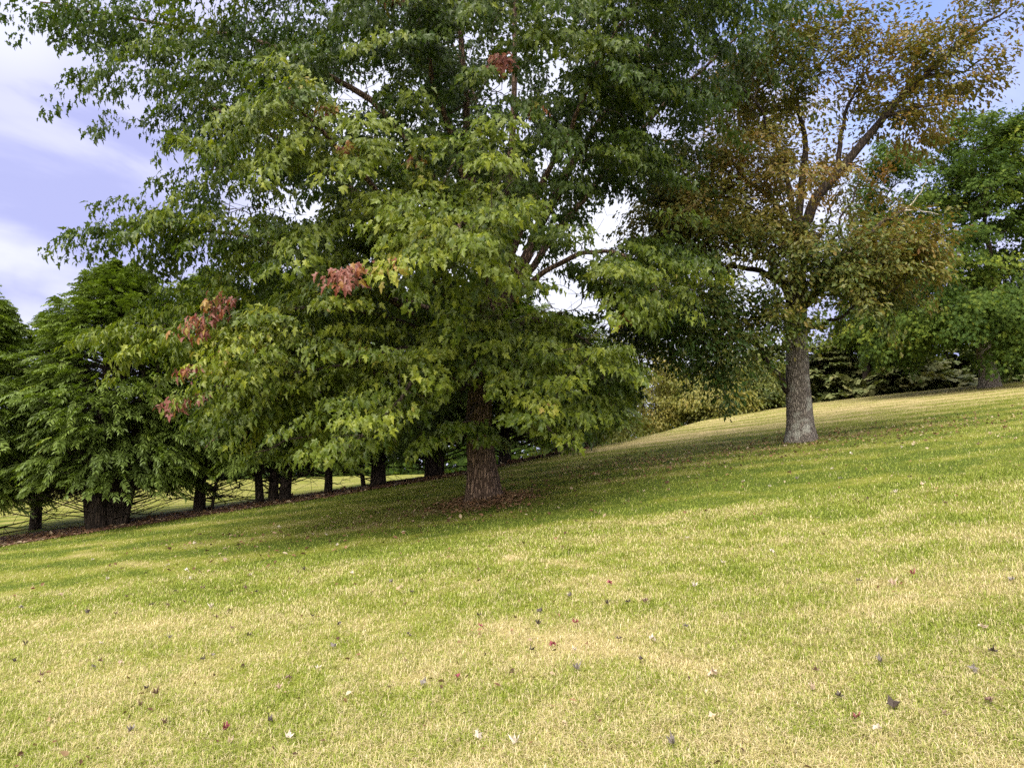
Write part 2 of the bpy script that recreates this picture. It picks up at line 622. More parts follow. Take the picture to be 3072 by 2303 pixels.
def bark_mat(name, dark, light, scale=1.0, bump=0.6, lichen=None):
    m, t = new_mat(name)
    tc = t.n('ShaderNodeTexCoord')
    mp = t.n('ShaderNodeMapping')
    mp.inputs['Scale'].default_value = (14 * scale, 14 * scale, 2.2 * scale)
    t.link(tc.outputs['Object'], mp.inputs['Vector'])
    vo = t.n('ShaderNodeTexVoronoi', feature='DISTANCE_TO_EDGE')
    vo.inputs['Scale'].default_value = 1.6
    n0 = t.noise(mp.outputs[0], 1.2, 4, 0.6, 0.6)
    mixv = t.n('ShaderNodeMix', data_type='VECTOR')
    mixv.inputs[0].default_value = 0.25
    nn = t.n('ShaderNodeTexNoise')
    nn.inputs['Scale'].default_value = 2.0
    t.link(mp.outputs[0], nn.inputs['Vector'])
    t.link(mp.outputs[0], mixv.inputs[4])
    t.link(nn.outputs['Color'], mixv.inputs[5])
    t.link(mixv.outputs[1], vo.inputs['Vector'])
    ridge = t.rng(vo.outputs['Distance'], 0.02, 0.28)
    fine = t.noise(tc.outputs['Object'], 45 * scale, 4, 0.65)
    h = t.math('ADD', t.math('MULTIPLY', ridge, 0.8), t.math('MULTIPLY', fine, 0.35))
    h = t.math('ADD', h, t.math('MULTIPLY', n0, 0.5))
    col = t.mix(t.rng(h, 0.35, 1.25), dark, light)
    if lichen:
        big = t.noise(tc.outputs['Object'], 3.5, 5, 0.62)
        col = t.mix(t.rng(big, 0.52, 0.66), col, lichen)
    bs = t.n('ShaderNodeBsdfPrincipled')
    t.link(col, bs.inputs['Base Color'])
    bs.inputs['Roughness'].default_value = 0.9
    bs.inputs['Specular IOR Level'].default_value = 0.2
    bp = t.n('ShaderNodeBump')
    bp.inputs['Strength'].default_value = bump
    bp.inputs['Distance'].default_value = 0.03
    t.link(h, bp.inputs['Height'])
    t.link(bp.outputs[0], bs.inputs['Normal'])
    finish(t, bs.outputs[0])
    return m


STRAW = (0.45, 0.345, 0.125)
STRAW2 = (0.42, 0.35, 0.13)
GREEN = (0.145, 0.195, 0.026)
GREEN2 = (0.22, 0.26, 0.045)


def grass_mat():
    m, t = new_mat('grass_blades')
    at = t.n('ShaderNodeAttribute', attribute_name='tint')
    col = t.ramp(at.outputs['Fac'], [(0.0, (0.125, 0.18, 0.016)), (0.3, (0.255, 0.305, 0.036)), (0.55, (0.37, 0.375, 0.10)), (0.78, (0.53, 0.445, 0.21)), (1.0, (0.65, 0.55, 0.35))])
    bs = t.n('ShaderNodeBsdfPrincipled')
    t.link(col, bs.inputs['Base Color'])
    bs.inputs['Roughness'].default_value = 0.55
    bs.inputs['Specular IOR Level'].default_value = 0.3
    tr = t.n('ShaderNodeBsdfTranslucent')
    t.link(col, tr.inputs['Color'])
    mx = t.n('ShaderNodeMixShader')
    mx.inputs[0].default_value = 0.3
    t.link(bs.outputs[0], mx.inputs[1])
    t.link(tr.outputs[0], mx.inputs[2])
    finish(t, mx.outputs[0])
    return m


def lawn_mat():
    m, t = new_mat('lawn_ground')
    at = t.n('ShaderNodeAttribute', attribute_name='tint')
    geo = t.n('ShaderNodeNewGeometry')
    pos = geo.outputs['Position']
    n1 = t.noise(pos, 34.0, 4, 0.7)
    n2 = t.noise(pos, 5.0, 5, 0.65)
    f = t.math('ADD', at.outputs['Fac'], t.math('MULTIPLY', t.math('SUBTRACT', n1, 0.5), 0.7))
    f = t.math('ADD', f, t.math('MULTIPLY', t.math('SUBTRACT', n2, 0.5), 0.4), clamp=True)
    col = t.ramp(f, [(0.0, (0.055, 0.08, 0.010)), (0.35, (0.145, 0.155, 0.020)), (0.65, (0.22, 0.20, 0.06)), (1.0, (0.35, 0.28, 0.13))])
    bs = t.n('ShaderNodeBsdfPrincipled')
    t.link(col, bs.inputs['Base Color'])
    bs.inputs['Roughness'].default_value = 0.9
    bs.inputs['Specular IOR Level'].default_value = 0.1
    bp = t.n('ShaderNodeBump')
    bp.inputs['Strength'].default_value = 0.8
    bp.inputs['Distance'].default_value = 0.03
    t.link(n1, bp.inputs['Height'])
    t.link(bp.outputs[0], bs.inputs['Normal'])
    finish(t, bs.outputs[0])
    return m


def mulch_mat():
    m, t = new_mat('mulch')
    geo = t.n('ShaderNodeNewGeometry')
    n1 = t.noise(geo.outputs['Position'], 26.0, 5, 0.7)
    col = t.ramp(n1, [(0.3, (0.05, 0.022, 0.013)), (0.5, (0.16, 0.07, 0.04)), (0.7, (0.30, 0.14, 0.085))])
    bs = t.n('ShaderNodeBsdfPrincipled')
    t.link(col, bs.inputs['Base Color'])
    bs.inputs['Roughness'].default_value = 0.95
    bp = t.n('ShaderNodeBump')
    bp.inputs['Strength'].default_value = 1.0
    bp.inputs['Distance'].default_value = 0.05
    t.link(n1, bp.inputs['Height'])
    t.link(bp.outputs[0], bs.inputs['Normal'])
    finish(t, bs.outputs[0])
    return m


def dead_leaf_mat(name, c1, c2, rough=0.6, trans=0.15):
    m, t = new_mat(name)
    tc = t.n('ShaderNodeTexCoord')
    n1 = t.noise(tc.outputs['Object'], 22.0, 4, 0.65)
    col = t.mix(t.rng(n1, 0.35, 0.65), c1, c2)
    bs = t.n('ShaderNodeBsdfPrincipled')
    t.link(col, bs.inputs['Base Color'])
    bs.inputs['Roughness'].default_value = rough
    tr = t.n('ShaderNodeBsdfTranslucent')
    t.link(col, tr.inputs['Color'])
    mx = t.n('ShaderNodeMixShader')
    mx.inputs[0].default_value = trans
    t.link(bs.outputs[0], mx.inputs[1])
    t.link(tr.outputs[0], mx.inputs[2])
    finish(t, mx.outputs[0])
    return m


M_GRASS, M_LAWN, M_MULCH = grass_mat(), lawn_mat(), mulch_mat()
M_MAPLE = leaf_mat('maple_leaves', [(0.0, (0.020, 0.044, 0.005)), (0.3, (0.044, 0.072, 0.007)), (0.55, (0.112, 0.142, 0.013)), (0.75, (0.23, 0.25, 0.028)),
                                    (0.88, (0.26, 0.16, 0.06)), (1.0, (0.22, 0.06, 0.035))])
M_RED = leaf_mat('red_maple_leaves', [(0.0, (0.17, 0.18, 0.025)), (0.22, (0.24, 0.15, 0.03)), (0.42, (0.22, 0.075, 0.032)), (0.65, (0.13, 0.035, 0.025)), (1.0, (0.21, 0.085, 0.065))], tgain=(1.2, 0.8, 0.8))
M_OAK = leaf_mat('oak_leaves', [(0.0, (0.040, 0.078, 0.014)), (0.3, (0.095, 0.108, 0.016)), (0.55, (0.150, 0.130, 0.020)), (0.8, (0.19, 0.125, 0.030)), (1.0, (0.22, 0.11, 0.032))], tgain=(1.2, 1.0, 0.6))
M_FAR = leaf_mat('far_maple_leaves', [(0.0, (0.024, 0.050, 0.010)), (0.4, (0.062, 0.098, 0.014)), (0.75, (0.19, 0.22, 0.026)), (1.0, (0.30, 0.20, 0.04))], rough=0.6, spec=0.12)
M_YEL = leaf_mat('yellowing_leaves', [(0.0, (0.05, 0.075, 0.016)), (0.4, (0.14, 0.15, 0.028)), (0.75, (0.23, 0.20, 0.045)), (1.0, (0.26, 0.18, 0.05))])
M_CEDAR = leaf_mat('cedar_sprays', [(0.0, (0.032, 0.056, 0.008)), (0.4, (0.085, 0.128, 0.014)), (0.75, (0.18, 0.24, 0.030)), (1.0, (0.20, 0.14, 0.030))], rough=0.5, trans=0.22, spec=0.3)
M_SPRUCE = leaf_mat('spruce_needles', [(0.0, (0.045, 0.075, 0.025)), (0.5, (0.13, 0.155, 0.052)), (1.0, (0.27, 0.24, 0.10))], rough=0.6, trans=0.15, spec=0.25)
B_MAPLE = bark_mat('maple_bark', (0.050, 0.031, 0.022), (0.21, 0.14, 0.10), 1.5, 0.9)
B_OAK = bark_mat('oak_bark', (0.075, 0.062, 0.054), (0.29, 0.245, 0.21), 2.6, 0.8, lichen=(0.33, 0.32, 0.28))
B_DARK = bark_mat('cedar_bark', (0.014, 0.010, 0.008), (0.050, 0.036, 0.027), 1.2, 0.7)
B_TWIG = bark_mat('twig_bark', (0.030, 0.022, 0.017), (0.10, 0.075, 0.058), 1.5, 0.2)
B_DEAD = bark_mat('dead_wood', (0.22, 0.19, 0.15), (0.45, 0.40, 0.33), 1.5, 0.3)


# ------------------------------------------------------------------ ground
def grid_mesh(name, xs, ys, mat, zoff=0.0, keep=None, tint=None):
    X, Y = np.meshgrid(xs, ys)
    Z = height(X, Y) + zoff
    v = np.stack([X, Y, Z], -1).reshape(-1, 3)
    nx, ny = len(xs), len(ys)
    i, j = np.meshgrid(np.arange(nx - 1), np.arange(ny - 1))
    a = (j * nx + i).ravel()
    f = np.stack([a, a + 1, a + nx + 1, a + nx], 1)
    mb = MB()
    mb.add(v, f, straw_at(v[:, 0], v[:, 1]) if tint is None else tint, 0, True)
    return mb.build(name, mat)


xs = np.unique(np.concatenate([np.linspace(-400, -40, 25), np.linspace(-40, 40, 401), np.linspace(40, 400, 25)]))
ys = np.unique(np.concatenate([np.linspace(-60, -4, 12), np.linspace(-4, 36, 301), np.linspace(36, 90, 60), np.linspace(90, 700, 30)]))
lawn = grid_mesh('lawn', xs, ys, M_LAWN)
tag(lawn, 'sloping mown lawn of green and straw coloured turf', 'lawn', kind='structure')


def edge_y(x):
    """forward distance of the lawn edge at the foot of the cedar row"""
    y = np.full_like(np.asarray(x, float), 15.5)
    for _ in range(12):
        y = np.interp(np.clip(x / y, -1.2, 1.2), _ug, _yc)
    return y


def mulch_strip():
    s = np.linspace(-15, 2.2, 160)
    e0 = edge_y(s) - 0.15 + 0.22 * (fbm(np.stack([s * 1.1, s * 0], -1), 8, 3) - 0.5)
    rows = []
    for k, w in enumerate(np.linspace(0, 1.9, 9)):
        y = e0 + w + (0.3 * (fbm(np.stack([s * 0.9, s * 0 + 5], -1), 4, 3) - 0.5) if k == 8 else 0)
        rows.append(np.stack([s, y, height(s, y) + (0.012 if 0 < k < 8 else 0.002) + 0.02 * fbm(np.stack([s * 4, y * 4], -1), 2, 2)], -1))
    v = np.concatenate(rows)
    n = len(s)
    i, j = np.meshgrid(np.arange(n - 1), np.arange(8))
    a = (j * n + i).ravel()
    mb = MB()
    mb.add(v, np.stack([a, a + 1, a + n + 1, a + n], 1), 0.0, 0, True)
    o = mb.build('mulch_bed', M_MULCH)
    tag(o, 'reddish brown mulch and litter bed under the cedar row', 'mulch bed', kind='structure')


mulch_strip()


def grass():
    mb = MB()
    # density falls with distance, blades get wider so that the turf stays closed
    def batch(n, d0, d1, pw, tris):
        q = rng.random(n)
        D = (d0 ** (1 - pw) + q * (d1 ** (1 - pw) - d0 ** (1 - pw))) ** (1 / (1 - pw))
        u = rng.uniform(-1.0, 1.0, n)
        x, y = u * D, D
        yc = np.interp(u, _ug, _yc)
        ok = y < yc + np.where(u < 0.05, 0.12 * rng.normal(size=n), 2.5)
        x, y = x[ok], y[ok]
        n = len(x)
        st = straw_at(x, y)
        keep = rng.random(n) < 0.95
        x, y, st = x[keep], y[keep], st[keep]
        n = len(x)
        # around the maple's foot the turf is thin and worn
        dm = np.hypot(x - MB0[0], (y - MB0[1]) * 0.8)
        z = height(x, y)
        sc = np.maximum(1, y / 5.0)
        h = rng.uniform(0.020, 0.047, n) * (1.0 - 0.2 * st) * (0.75 + 0.6 * fbm(np.stack([x * 1.6, y * 1.6], -1), 77, 2))
        h *= 0.7 + 0.7 * vnoise(np.stack([x * 9, y * 9], -1), 88)
        h *= np.clip(dm / 1.6, 0.25, 1)
        w = rng.uniform(0.0012, 0.0024, n) * sc ** 0.8
        az = rng.uniform(0, 2 * math.pi, n)
        lean = rng.uniform(0.25, 1.5, n) + 0.5 * st * rng.random(n)
        dx, dy = np.cos(az), np.sin(az)
        sx, sy = -dy, dx
        base = np.stack([x, y, z - 0.004], -1)
        s3 = np.stack([sx, sy, np.zeros(n)], -1) * w[:, None]
        mid = base + np.stack([dx * h * lean * 0.35, dy * h * lean * 0.35, h * 0.62], -1)
        tip = base + np.stack([dx * h * lean, dy * h * lean, h * np.clip(1.05 - 0.35 * lean, 0.25, 1)], -1)
        # blade colour: straw and green blades mixed in the ratio of the turf
        pick = rng.random(n) < np.clip(st * 1.15 - 0.08, 0.04, 0.95)
        tint = np.where(pick, 0.62 + 0.38 * rng.random(n) ** 0.8, 0.05 + 0.42 * rng.random(n) + 0.12 * st)
        if tris == 3:
            v = np.stack([base - s3, base + s3, mid + s3 * 0.8, mid - s3 * 0.8, tip], 1)
            k = np.arange(n)[:, None] * 5
            mb.add(v.reshape(-1, 3), np.concatenate([k + [0, 1, 2], k + [0, 2, 3], k + [3, 2, 4]]), np.repeat(tint, 5))
        else:
            v = np.stack([base - s3, base + s3, tip], 1)
            k = np.arange(n)[:, None] * 3
            mb.add(v.reshape(-1, 3), k + [0, 1, 2], np.repeat(tint, 3))
    batch(620000, 2.4, 9.0, 1.2, 3)
    batch(420000, 8.0, 34.0, 1.02, 1)
    o = mb.build('grass', M_GRASS)
    tag(o, 'short green and straw coloured grass blades covering the sloping lawn', 'grass', kind='stuff')


MB0 = P(484, 500, 12.0)
MB0[2] = float(height(MB0[0], MB0[1]))
OB0 = P(801, 441, 15.0)
OB0[2] = float(height(OB0[0], OB0[1]))
grass()


# ------------------------------------------------------------------ trees
def trunk_mesh(path, radii, sides=22, rough=0.07, seed=1, flare_h=0.7, flare=0.55, lobes=5):
    mb = MB()
    n = 34
    p = smooth_path(path, n)
    r = np.interp(np.linspace(0, 1, n), np.linspace(0, 1, len(radii)), radii)
    z0 = p[0, 2]

    def fl(i, ang):
        h = max(0.0, p[i, 2] - z0)
        k = math.exp(-(h / flare_h) ** 1.0 * 2.2)
        return 1 + flare * k * (1 + 0.28 * np.cos(ang * lobes + seed) + 0.15 * np.cos(ang * (lobes - 2) + 2.1 * seed))
    tube(mb, p, r, sides, 0, rough, seed, 0.0, fl)
    return mb, p


def limb_obj(pts, r0, r1, bark, parent, name='limb', n=26, sides=9, seed=3, wob=0.03, label=None):
    p = smooth_path(pts, n)
    p[1:-1] += (np.stack([vnoise(np.stack([np.arange(n) * 0.5, np.full(n, seed * 3.1 + q)], -1), seed + q) for q in range(3)], -1)[1:-1] - 0.5) * 2 * wob
    mb = MB()
    r = r0 + (r1 - r0) * np.linspace(0, 1, n) ** 0.8
    tube(mb, p, r, sides, 0, 0.08, seed)
    o = mb.build(name, bark, parent)
    if label:
        o['label'] = label
    return p


# ---- the big maple
def build_maple():
    base = MB0
    root = empty('maple_tree', base, 'large spreading green maple with a few red leaf clusters, centre of the lawn', 'tree')
    zb = base[2]
    foot = base + [0, 0, -0.12]
    tpath = [foot, P(482, 470, 12), P(479, 425, 12.02), P(482, 370, 12.05), P(488, 324, 12.1)]
    mb, tp = trunk_mesh(tpath, [0.25, 0.225, 0.205, 0.20, 0.18], 28, 0.07, 2, 0.8, 0.62)
    mb.build('trunk', B_MAPLE, root)
    fork = P(488, 326, 12.1)
    L = []
    spec = [
        ([fork, P(520, 268, 12.1), P(555, 196, 12.2), P(603, 118, 12.5), P(655, 35, 12.9), P(700, -40, 13.2)], 0.125, 0.03),
        ([fork, P(505, 262, 12.4), P(512, 150, 12.8), P(514, 20, 13.2), P(520, -110, 13.5)], 0.11, 0.03),
        ([fork, P(482, 255, 11.9), P(468, 150, 11.7), P(463, 40, 11.6), P(455, -120, 11.6)], 0.115, 0.03),
        ([P(485, 345, 12.05), P(440, 270, 11.9), P(360, 195, 11.8), P(280, 140, 11.9), P(190, 95, 12.0)], 0.105, 0.02),
        ([P(480, 372, 12.05), P(420, 320, 11.4), P(330, 265, 10.9), P(230, 235, 10.8), P(110, 222, 10.9)], 0.08, 0.012),
        ([P(479, 255, 11.8), P(400, 130, 11.8), P(280, 50, 12.0), P(140, 20, 12.1), P(40, 2, 12.2)], 0.08, 0.012),
        ([P(480, 390, 12.05), P(420, 375, 11.2), P(330, 380, 10.5), P(240, 420, 10.2), P(205, 448, 10.1)], 0.06, 0.010),
        ([P(479, 345, 12), P(420, 260, 10.8), P(360, 175, 9.6), P(310, 118, 8.8), P(275, 92, 8.4)], 0.07, 0.010),
        ([P(486, 335, 12), P(480, 270, 10.8), P(470, 225, 9.6), P(458, 222, 8.6), P(450, 250, 8.0)], 0.06, 0.010),
        ([P(480, 385, 12), P(455, 365, 10.9), P(420, 375, 9.9), P(380, 415, 9.5), P(340, 452, 9.2)], 0.05, 0.010),
        ([P(482, 385, 12), P(500, 372, 11.0), P(520, 392, 10.2), P(545, 425, 9.8), P(568, 446, 9.6)], 0.045, 0.009),
        ([fork, P(545, 272, 11.6), P(600, 250, 11.1), P(640, 268, 10.9), P(672, 310, 10.8)], 0.06, 0.010),
        ([P(486, 350, 12.1), P(530, 320, 13.0), P(570, 335, 14.0), P(600, 370, 14.8), P(612, 415, 15.2)], 0.065, 0.010),
        ([P(484, 360, 12.1), P(450, 320, 13.5), P(400, 300, 15), P(340, 310, 16), P(280, 340, 16.5)], 0.07, 0.012),
        ([P(490, 310, 12.1), P(530, 210, 11.4), P(570, 130, 10.8), P(600, 60, 10.4), P(640, 0, 10.2)], 0.07, 0.012),
        ([P(488, 300, 12.1), P(470, 200, 10.9), P(440, 100, 10.1), P(420, 20, 9.6), P(400, -50, 9.3)], 0.07, 0.012),
        ([fork, P(560, 230, 13), P(640, 130, 13.6), P(710, 60, 13.6), P(775, 5, 13.4)], 0.08, 0.012),
        ([fork, P(500, 220, 13.6), P(480, 120, 15), P(450, 40, 16), P(420, -20, 16.6)], 0.08, 0.012),
        ([P(481, 385, 12), P(430, 395, 11.3), P(340, 422, 10.6), P(255, 452, 10.1)], 0.05, 0.008),
        ([P(481, 380, 12), P(440, 395, 11.0), P(390, 422, 10.2), P(345, 450, 9.7)], 0.045, 0.008),
        ([P(486, 350, 12.1), P(540, 338, 12.8), P(570, 370, 13.4), P(592, 412, 13.8)], 0.05, 0.009),
        ([P(486, 350, 12.1), P(530, 350, 11.9), P(565, 380, 11.8), P(590, 425, 11.8)], 0.045, 0.008),
        ([P(486, 340, 12.1), P(540, 320, 12.2), P(590, 345, 12.4), P(612, 395, 12.6)], 0.045, 0.008),
        ([P(484, 388, 12), P(505, 386, 10.9), P(538, 412, 10.2), P(573, 450, 9.8)], 0.04, 0.008),
        ([P(484, 388, 12), P(500, 384, 10.9), P(526, 402, 10.4), P(556, 436, 10.0)], 0.04, 0.008),
        ([P(484, 345, 12), P(478, 335, 11), P(474, 345, 10.4), P(470, 362, 10.1)], 0.035, 0.008),
        ([P(487, 340, 12), P(497, 335, 11.2), P(506, 348, 10.6), P(512, 372, 10.4)], 0.035, 0.008),
        ([P(480, 370, 12), P(440, 345, 11), P(400, 350, 10.3), P(300, 372, 9.9), P(215, 385, 9.7)], 0.05, 0.008),
        ([P(480, 370, 12), P(400, 320, 11.4), P(300, 310, 10.8), P(190, 325, 10.5), P(125, 338, 10.4)], 0.05, 0.008),
        ([P(478, 400, 12), P(470, 412, 11.2), P(460, 430, 10.7), P(452, 448, 10.4)], 0.03, 0.007),
    ]
    for k, (pts, r0, r1) in enumerate(spec):
        L.append(limb_obj(pts, r0, r1, B_MAPLE if r0 > 0.05 else B_TWIG, root, 'limb', 26, 9, 5 + k, 0.05))

    # attractors in the crown's volume: radius by height and bearing
    hh = np.array([0.7, 1.6, 3.3, 5.0, 6.8, 8.6, 9.6, 10.6])
    prof = {'l': [3.9, 4.9, 5.7, 5.8, 6.2, 6.9, 5.6, 2.0], 'r': [1.3, 2.2, 2.7, 2.8, 3.7, 4.8, 4.3, 1.5],
            'f': [1.2, 2.6, 3.4, 3.7, 3.7, 3.7, 3.0, 1.0], 'b': [2.6, 3.8, 4.6, 4.8, 4.8, 4.6, 3.8, 1.2]}

    def rad(h, phi):
        c, s = np.cos(phi), np.sin(phi)
        R_ = {k: np.interp(h, hh, v) for k, v in prof.items()}
        a = np.where(c > 0, R_['r'], R_['l'])
        b = np.where(s > 0, R_['b'], R_['f'])
        return 1 / np.sqrt((c / a) ** 2 + (s / b) ** 2)
    # boughs: each carries a few sprays in a drooping shelf, with air between the shelves
    pts = []
    nbough = 0
    while nbough < 305:
        h = rng.uniform(0.9, 10.2)
        phi = rng.uniform(0, 2 * math.pi)
        q = rng.random() ** 0.34
        r = rad(h, phi) * 0.90 * q
        if h < 1.9 and q < 0.55:
            continue
        if h < 2.6 and abs(r * math.cos(phi)) < 1.0 and math.sin(phi) < 0.3:
            continue
        o = np.array([math.cos(phi), math.sin(phi), 0.0])
        p = np.array([base[0], base[1], zb + h - 0.25 * (r / 5) ** 2]) + o * r
        if fbm(p * np.array([0.55, 0.55, 0.85]), 21, 2) < 0.40 + 0.08 * rng.random():
            continue
        if p[2] < height(p[0], p[1]) + 0.9:
            continue
        nbough += 1
        lt = np.array([-o[1], o[0], 0.0])
        for k in range(5):
            u = rng.uniform(-0.8, 0.75)
            v_ = rng.normal() * 0.34 * (1 - 0.35 * u)
            pts.append(p + o * u + lt * v_ + UP * (-0.32 * u - 0.22 * u * abs(u) - 0.25 * v_ * v_ + rng.normal() * 0.05))
    # sprays along the hand-set limbs, so the limbs the photo shows carry their leaves
    own = []
    for k, p in enumerate(L):
        seg = np.linalg.norm(np.diff(p, axis=0), axis=1).sum()
        n = int(seg * 6)
        for _ in range(n):
            t = rng.uniform(0.35, 1.0)
            c = p[int(t * (len(p) - 1))]
            off = rng.normal(size=3) * np.array([0.34, 0.34, 0.13]) * (1.15 - 0.6 * t)
            own.append(c + off)
    att = np.array(pts + own)
    att = att[att[:, 2] > height(att[:, 0], att[:, 1]) + 0.75]
    seeds = [tp[12:]] + L
    A, par, B, tip, ns = grow(seeds, att, 0.3)
    mb = MB()
    branch_mesh(mb, A, par, ns, 1, 0.0035, 0.45, 5, 0.05)
    org = A[tip]
    out = org - np.array([base[0], base[1], 0])
    out[:, 2] = 0
    out = norm(out)
    d = norm(B[tip] * 0.5 + out * 0.75 + rng.normal(size=org.shape) * 0.25 - UP * 0.12)
    h = org[:, 2] - zb
    front = np.clip((base[1] - org[:, 1]) / 4.0, -1, 1)
    Ls_ = rng.uniform(0.65, 1.1, len(org))
    tipp = org + d * Ls_[:, None] * 0.9 - UP * (0.5 * Ls_[:, None])
    hgt = tipp[:, 2] - height(tipp[:, 0], tipp[:, 1])
    px_, py_ = pixel(tipp)
    px0_, py0_ = pixel(org)
    lim = np.interp(px_, [60, 150, 200, 235, 320, 405, 432, 445, 470, 512, 522, 545, 580, 600, 625, 680], [385, 415, 452, 478, 482, 476, 444, 412, 400, 404, 428, 456, 466, 452, 432, 350])
    low_front = (org[:, 1] < 11.2) & (px_ > 424) & (px_ < 494) & (py_ > 436) & (py_ < 470) & (py0_ > 414)
    ok = (hgt > 0.45) & ((py_ < lim) | low_front) & ~open_sky(org + d * Ls_[:, None] * 0.5 - UP * (0.15 * Ls_[:, None]), 3)
    org, out, d, Ls_ = org[ok], out[ok], d[ok], Ls_[ok]
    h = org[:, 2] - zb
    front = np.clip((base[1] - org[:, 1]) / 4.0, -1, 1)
    tint = 0.24 + 0.40 * (fbm(org * 0.9, 40, 2)) + 0.21 * front - 0.05 - 0.22 * np.clip((h - 2.5) / 4, 0, 1) + rng.normal(size=len(org)) * 0.07  # light put into the tint: front sprays as if lit, upper crown as if backlit
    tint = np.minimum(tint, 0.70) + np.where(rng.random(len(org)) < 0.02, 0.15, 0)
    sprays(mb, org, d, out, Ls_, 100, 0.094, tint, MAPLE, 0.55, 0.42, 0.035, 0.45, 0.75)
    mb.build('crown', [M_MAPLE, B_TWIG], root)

    # red and bronze clusters
    reds = [(343, 266, 8.2, 0.50, 0.85, 105, 'pink red leaf cluster on a front branch, largest in the crown'),
            (226, 297, 9.3, 0.42, 0.68, 70, 'dark red leaf cluster, upper of the pair at the left'),
            (203, 319, 9.1, 0.45, 0.68, 84, 'bright red leaf cluster, lower of the pair at the left'),
            (196, 367, 9.1, 0.32, 0.9, 42, 'bronze red leaf cluster above the red lowest one'),
            (188, 393, 9.0, 0.50, 0.76, 66, 'red leaf strip at the end of a low left branch'),
            (497, 60, 8.9, 0.28, 0.80, 60, 'crimson leaf cluster high at the centre of the crown'),
            (292, 84, 8.4, 0.25, 0.12, 30, 'orange leaf tuft at a branch tip'),
            (330, 102, 8.6, 0.25, 0.10, 35, 'orange brown leaf tuft beside the orange one'),
            (362, 152, 8.7, 0.25, 0.25, 35, 'bronze leaf tuft in the upper front foliage'),
            (541, 108, 9.2, 0.20, 0.25, 30, 'rust orange leaf tuft on the right of the crown'),
            (392, 4, 9, 0.25, 0.4, 30, 'red leaf tuft at the very top'),
            (424, 162, 9.2, 0.18, 0.15, 16, 'small brown leaf tuft'),
            (613, 317, 10.4, 0.22, 0.2, 24, 'orange red leaf tuft low on the right')]
    for (px, py, D, Lc, tn, K, lab) in reds:
        c = P(px, py, D)
        mbr = MB()
        ng = 1 if K < 45 else 2 if K < 80 else 3
        o3 = c + rng.normal(size=(ng, 3)) * [0.075, 0.07, 0.04]
        of = norm(np.array([[c[0] - base[0], c[1] - base[1], 0.0]]).repeat(ng, 0))
        dd = norm(of + rng.normal(size=(ng, 3)) * 0.25 - [0, 0, 0.25])
        sprays(mbr, o3 - dd * Lc * 0.5, dd, of, Lc, K // ng, 0.098, np.full(ng, tn + 0.0), MAPLE, 0.6, 0.5, 0.04, 0.5, 0.9, 0, 0.30)
        segments(mbr, o3 - dd * Lc * 0.6, o3 + dd * Lc * 0.3 - [0, 0, 0.05], np.full(ng, 0.004), np.full(ng, 0.002), 4, 1)
        tag(mbr.build('leaf_cluster', [M_RED, B_TWIG], root), lab)
    return root


build_maple()


# ---- the oak
def blobs_points(blobs, n, seed, gap=0.42, fscale=0.7):
    """points in a union of ellipsoids given as (px, py, D, rx_px, ry_px, depth radius m, weight)"""
    w = np.array([b[6] for b in blobs], float)
    w /= w.sum()
    out = []
    while len(out) < n:
        b = blobs[rng.choice(len(blobs), p=w)]
        c = P(b[0], b[1], b[2])
        q = rng.normal(size=3)
        q = q / np.linalg.norm(q) * rng.random() ** 0.45
        k = b[2] / F
        p = c + q * np.array([b[3] * k, b[5], b[4] * k])
        if fbm((p + seed) * fscale, seed, 2) < gap + 0.12 * (rng.random() - 0.5):
            continue
        if p[2] < height(p[0], p[1]) + 0.5:
            continue
        out.append(p)
    return np.array(out)


